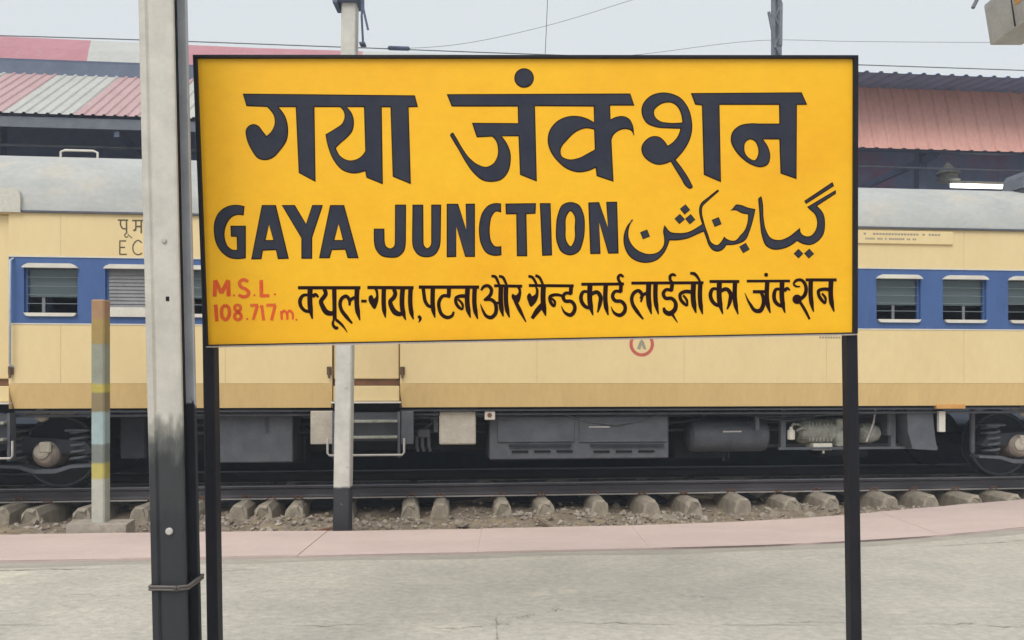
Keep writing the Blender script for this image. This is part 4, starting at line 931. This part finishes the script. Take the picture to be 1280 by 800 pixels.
letter('408,93c 462,93c 500,215c 497,93c 541,92c 541,343c 495,343c 453,200c 453,343c 408,345c', **G5)
letter('664,92c 664,135c 640,130 622,150 612,190 611,235 618,270 635,292 665,292c 666,335c 630,338 595,325 570,285 560,230 563,175 578,130 605,100 635,90', **G5)
letter('684,92c 828,90c 826,140c 783,142c 787,340c 738,340c 735,142c 686,143c', **G5)
letter('846,90c 897,90c 904,336c 857,338c', **G5)
letter('990,85 1030,98 1052,140 1058,205 1050,270 1028,320 990,336 950,322 926,275 922,210 930,145 952,98', ['990,128 1006,145 1010,205 1006,270 991,293 974,272 968,210 974,148'], **G5)
letter('1074,87c 1125,85c 1167,205c 1158,84c 1210,83c 1217,327c 1168,328c 1125,180c 1132,329c 1083,330c', **G5)
G6 = dict(ox=760, oy=210, sc=4)
letter('125,255c 95,290 78,340 82,395 110,445 155,470 200,474 245,460 280,425 300,385 308,362c 345,362 400,352 450,330 478,318c 490,350 505,390 525,412 550,418 575,407 592,386c 640,382 685,362 710,310 725,260 737,205c 700,198 665,185 640,183 625,200 612,213c 640,212 665,225 700,232c 697,270 680,315 660,337c 635,362 600,358 580,342c 568,365 545,385 520,375 500,330 480,270 470,220 472,195 500,165 530,138 556,116c 549,107c 500,146 462,180 455,205 458,240 470,280c 440,300 400,320 350,325 310,318 290,295 283,285c 275,315 280,350 278,385 250,420 210,430 165,420 125,390 103,345 105,300', **G6)
letter('750,155c 765,142 772,165 778,250 790,310 815,350 855,360 900,345 940,315 960,298c 965,325 985,340 1010,340 1035,315 1045,280 1035,235 1005,205 995,195c 1020,180 1138,110c 1140,128c 1045,190c 1075,225 1085,280 1075,335 1045,370 1010,385 975,380 945,365c 910,390 870,405 825,408 790,390 770,345 760,280 755,210', **G6)
letter('980,165c 1122,70c 1130,90c 990,180c', **G6)
for cx_, cy_, r_, a_ in ((385, 207, 26, 0.1), (358, 255, 26, .05), (411, 256, 26, .1), (185, 332, 27, .4), (543, 270, 27, .4), (682, 400, 27, .25), (952, 428, 24, 0), (1005, 428, 25, .05)):
    letter(diamond(cx_, cy_, r_, a_), name='letter_dot', edge=.8, **G6)

LAYER = [0]
def word(strokes, ox, oy=330, sc=6.4, material='letter_edge', blobs=(), name='small_word', grow=1.0, core=True):
    def make(g, y, mt, nm, par, sub):
        mb = MB()
        for k, s in enumerate(strokes):
            q = ' '.join(','.join([a.split(',')[0], a.split(',')[1], str(max(float(a.split(',')[2])*g-sub, 1))]) for a in s.split())
            v, f = brush(q); mb.add([(a, y-.00006*k, b) for a, b in (uv(ox+p[0]/sc, oy+p[1]/sc) for p in v)], f)
        for k, bl in enumerate(blobs):
            L = [(ox+x_/sc, oy+y_/sc) for x_, y_ in crom(parse(bl), True)]
            if sub: L = inset(L, sub/2/sc)
            p, tr = fill([[uv(*q) for q in L]]); mb.add([(a, y-.00006*(len(strokes)+k), b) for a, b in p], tr)
        return mb.build(nm, mt, par)
    return make(grow*(1.38 if material == 'letter_red' else 1.22), -.0015, material, name, bd, 0)
def blob_disc(cx, cy, r): return disc(cx, cy, r)
word(['80,190,22 580,190,22', '178,195,34 180,360,34 196,440,10', '170,250,18 122,252,22 97,290,26 105,340,24 140,375,22 178,378,24', '195,262,26 222,246,24 243,268,12',
      '290,200,26 302,240,28 283,270,28 266,292,28 280,345,32 312,388,36 350,395,30 376,378,24', '370,195,30 374,445,26', '374,440,14 360,465,16 366,497,20 388,512,24 402,505,14', '384,446,20 430,485,18 475,547,5',
      '553,195,32 558,380,32 576,450,8', '514,475,12 470,425,26 425,360,24 417,312,24 432,275,24 465,258,24 488,280,24 492,332,14', '490,305,18 510,280,22 548,266,22', '586,297,20 630,297,18'], 360)
word(['635,188,22 1005,190,22', '768,195,30 770,370,30 780,430,8', '846,200,26 858,238,28 845,270,28 820,296,28 832,350,32 862,390,36 895,400,30 925,384,24', '918,195,32 922,390,32 942,448,8', '981,195,30 988,390,30 1003,443,8', '1042,415,20 1058,435,22 1045,468,5'], 360,
     blobs=['688,197c 712,200 724,245 716,318 692,362 662,328 644,285 650,256 668,248 686,278c 702,262 702,230'])
word(['22,185,22 505,185,22', '58,192,24 65,250,24 75,300,24 100,335,22 137,342,22', '135,195,30 139,370,30 152,430,8', '264,192,28 262,262,26', '274,262,22 215,256,22 185,300,24 187,360,24 210,408,24 255,428,24 290,412,20 302,380,14',
      '413,195,32 418,370,32 436,430,8', '412,262,26 350,258,24 322,270,22 318,302,22 342,345,22 372,366,14', '372,366,12 372,325,18 335,282,14', '470,195,30 476,380,30 494,440,8'], 520)
word(['522,212,14 545,180,22 575,174,22 602,200,24 596,245,24 566,275,22 543,292,16', '556,286,20 602,286,24 632,312,24 642,352,26 632,402,26 600,428,26 565,418,22 535,372,16 515,318,4', '630,312,18 672,312,18',
      '681,172,32 684,360,32 698,420,8', '722,172,30 730,370,30 748,428,8', '625,174,20 850,178,20', '603,98,18 630,100,20 655,140,18 668,180,14', '663,98,18 690,104,20 715,145,18 730,180,14', '796,300,24 830,368,26 880,464,8'], 520,
     blobs=['805,182c 832,185 842,215 838,262 816,312 796,318 776,290 764,262 772,238 796,250 820,225'])
word(['70,172,20 430,175,20', '188,172,34 192,360,34 206,415,8', '196,310,34 140,372,36 96,436,22', '66,98,18 95,105,20 122,142,18 138,180,14', '122,92,18 150,104,20 175,145,18 188,180,14', '335,254,18 270,248,22 240,262,22 240,292,22 262,330,22 276,342,14', '276,342,12 278,302,18 250,274,14',
      '408,180,26 405,242,26', '412,240,20 360,236,22 345,266,24 360,294,24 410,300,24 436,332,24 434,376,26 405,408,26 365,394,20 330,334,4'], 650,
     blobs=['118,180c 140,190 147,250 122,312 86,342 66,305 58,250 76,232 95,258c 122,240 126,205'])
word(['490,162,20 832,160,20', '560,165,34 565,340,34 584,410,8', '550,224,18 505,224,22 488,260,26 500,315,26 530,345,24 568,350,24', '572,240,26 618,226,26 644,262,28 638,322,26 620,388,10', '686,165,30 690,350,30 706,410,8', '808,160,26 805,226,26', '812,224,20 757,222,22 740,260,24 760,293,24 810,300,24 838,332,24 836,380,26 800,410,26 760,396,20 728,340,4', '814,160,16 790,130,20 785,106,20 803,88,20 828,106,14'], 650)
word(['58,153,20 636,150,20', '198,155,34 202,330,34 220,402,8', '154,442,12 105,380,26 66,312,24 62,268,24 85,226,24 118,214,24 140,238,24 134,305,12', '132,278,18 160,242,22 198,234,22', '253,155,30 258,330,30 276,402,8', '386,152,26 378,216,26', '385,214,20 332,208,22 314,236,24 330,272,24 382,276,24 412,312,26 405,366,30 362,396,34 328,380,28 318,348,16', '384,400,20 428,468,5', '390,150,16 368,122,20 370,96,20 390,84,20 414,96,14',
      '556,155,34 560,330,34 576,392,8', '548,228,26 482,222,24 450,240,22 450,276,22 478,315,22 506,336,14', '506,336,12 502,292,18 472,250,14', '610,152,30 614,340,30 628,402,8', '528,75,18 560,78,22 592,112,18 612,155,14'], 780)
word(['683,140,20 922,140,20', '763,145,34 768,320,34 790,400,8', '755,204,18 710,200,22 692,235,26 702,290,26 735,325,24 772,332,24', '775,215,26 822,202,26 850,234,28 846,302,26 824,362,10', '888,145,30 893,330,30 912,402,8'], 780)
word(['213,137,18 560,136,18', '378,140,30 383,330,30 402,392,8', '262,222,22 380,222,22', '325,225,18 346,270,26 344,332,28 318,374,30 285,374,26 240,320,18 198,232,4', '497,140,32 501,320,32 520,392,8', '490,204,18 447,204,22 432,245,26 441,300,26 470,328,24 506,336,24', '512,218,24 538,196,22 560,212,8',
      '586,160,14 610,132,20 648,128,20 676,155,22 688,200,24 676,248,26 640,282,24', '586,160,14 606,178,14 640,180,10', '640,305,20 680,370,20 716,442,14', '726,128,30 731,310,30 748,382,8', '684,127,20 932,127,20', '888,130,32 892,310,32 912,382,8', '884,208,24 820,202,22 788,214,22 790,250,22 816,292,22 840,318,14', '840,318,12 842,272,18 814,236,14'], 900,
     blobs=[blob_disc(368, 86, 16), blob_disc(616, 282, 38)])
# height above sea level, in faded red
for q in (['118,262,24 122,130,24', '122,130,24 172,235,22', '172,235,22 226,130,24', '226,130,24 230,260,24'], ['385,142,18 345,126,20 316,152,20 328,182,20 366,202,20 392,228,20 378,256,20 342,262,20 308,246,18'], ['490,128,22 492,262,22', '484,255,20 556,254,18'],
          ['125,325,22 136,460,20'], ['204,330,20 180,350,20 174,390,20 182,430,20 206,446,20 228,425,20 236,388,20 230,350,20 204,330,20'],
          ['312,328,16 284,334,18 280,362,18 306,384,18 326,404,18 330,430,18 306,447,18 280,434,18 278,408,18 304,384,18 324,362,18 322,336,16 306,328,14'],
          ['402,332,18 465,330,18', '460,332,18 426,448,18'], ['494,330,18 510,452,18', '494,332,14 480,346,8'], ['532,330,18 606,328,18', '602,330,18 572,452,18'],
          ['650,376,14 656,446,14', '654,400,12 674,374,14 692,392,14 698,446,14', '696,400,12 718,374,14 738,392,14 742,444,12']):
    word(q, 250, material='letter_red', name='red_character')
for c in ((272, 252), (437, 250), (600, 243), (378, 440), (772, 446)):
    word([], 250, material='letter_red', blobs=[disc(c[0], c[1], 9)], name='red_dot')

# ------------------------------------------------------------------ lamp box on an added post, right
lp = thing('lamp_on_added_post', 'grey rusty metal lamp box on an added post, reaching in at the upper right corner', 'lamp post')
m = MB().prism([(2.392, 3.275), (2.548, 3.275), (2.522, 3.475), (2.362, 3.475), (2.362, 3.46)], 'y', 3.30, 4.0); bx = m.build('lamp_box', 'box_metal', lp)
m = MB().prism([(2.386, 3.28), (2.394, 3.28), (2.368, 3.47), (2.360, 3.47)], 'y', 3.795, 3.801); m.build('seam', 'gear_dark', bx)
m = MB().prism([(2.3745, 3.37), (2.3805, 3.37), (2.3655, 3.473), (2.3595, 3.473)], 'y', 3.32, 3.78); m.build('rusty_panel', 'amber', bx)
m = MB().tube([(2.42, 3.95, 3.47), (2.33, 3.95, 3.53), (2.30, 3.96, 3.57)], .008, 6); m.tube([at(1216, 10, 3.9), at(1224, -6, 3.9), at(1240, -14, 3.9)], .009, 6); m.build('stay_rod', 'steel_grey', bx)
m = MB().box(2.44, 3.62, 3.52, 3.58, 3.48, 3.54); m.build('added_arm', 'steel_grey', lp)  # added bracket between the box and the made-up column
m = MB().box(3.56, 3.68, 3.49, 3.61, -.01, 3.7, .01); m.build('column', 'steel_grey', lp)  # made-up support, out of view, added so the box does not float

# ------------------------------------------------------------------ rubble by the edge
def rock(name, px, py, w_, h_, mt, label, seed, dd=.8):
    rg = random.Random(seed); Y = F*(CAMZ+.13)/(py-PCY); c = at(px, py, Y)
    mb = MB(); vs = []
    for lat in range(5):
        a = -1.2+2.5*lat/4; 
        for k in range(9):
            b = 2*math.pi*k/9; r = math.cos(a)*rg.uniform(.8, 1.15)
            vs.append((r*math.cos(b)*w_/2, r*math.sin(b)*w_/2*dd, math.sin(a)*h_*rg.uniform(.85, 1.1)))
    mb.add(vs, [tuple(range(9)), tuple(range(44, 35, -1))]+[(i*9+k, i*9+(k+1) % 9, i*9+9+(k+1) % 9, i*9+9+k) for i in range(4) for k in range(9)])
    mb.build(name, mt, loc=(c.x, c.y, -.135+h_*.35), label=label, cat='rock', group='rubble along the platform edge')
rock('flat_rock', 826, 650, .46, .055, 'sleeper_concrete', 'long flat grey slab of rubble at the pink edge right of centre', 1)
rock('rubble_stone', 347, 638, .17, .06, 'stone_pale', 'pale stone between two sleepers left of the white post', 2)
rock('rubble_stone', 720, 649, .20, .06, 'stone_pale', 'pale chunky stone in front of the rail near the wooden stick', 3)
rock('rubble_stone', 577, 656, .18, .04, 'stone', 'dark brown stone at the pink edge right of the white post', 4)
rock('rubble_stone', 770, 634, .13, .05, 'stone_pale', 'small pale stone beside a sleeper right of centre', 5)
rock('rubble_stone', 970, 646, .22, .06, 'stone', 'brown stone at the pink edge left of the right sign post', 6)
rock('rubble_stone', 1012, 646, .16, .05, 'stone_pale', 'pale stone touching the pink edge left of the right sign post', 7)
rock('rubble_stone', 1000, 634, .10, .04, 'cream_pale', 'tiny white chip between sleepers near the right sign post', 8)
m = MB().box(-.17, .17, -.02, .02, -.012, .012, .003); c = at(683, 652, 9.35); m.build('wooden_stick', 'wood', loc=(c.x, c.y, -.085), rot=(.1, .28, -.9), label='thin pale wooden stick lying on the ballast below the board', cat='stick')
m = MB().box(-.13, .13, -.035, .035, -.012, .012, .003); c = at(404, 660, 8.85); m.build('broken_plank', 'rust', loc=(c.x, c.y, -.06), rot=(.0, -.2, .12), label='small brown plank leaning beside the foot of the white post', cat='plank')

# ------------------------------------------------------------------ thin haze in the air
hm = bpy.data.materials.new('haze_air'); hm.use_nodes = True; ht = hm.node_tree
ht.nodes.remove(ht.nodes['Principled BSDF'])
pv = ht.nodes.new('ShaderNodeVolumePrincipled'); pv.inputs['Density'].default_value = HAZE; pv.inputs['Color'].default_value = (.80, .88, 1, 1)
ht.links.new(pv.outputs[0], ht.nodes['Material Output'].inputs['Volume']); MATS['haze_air'] = hm
MB().box(-410, 410, -310, 910, -1.45, 16.0).build('haze', 'haze_air', kind='stuff')
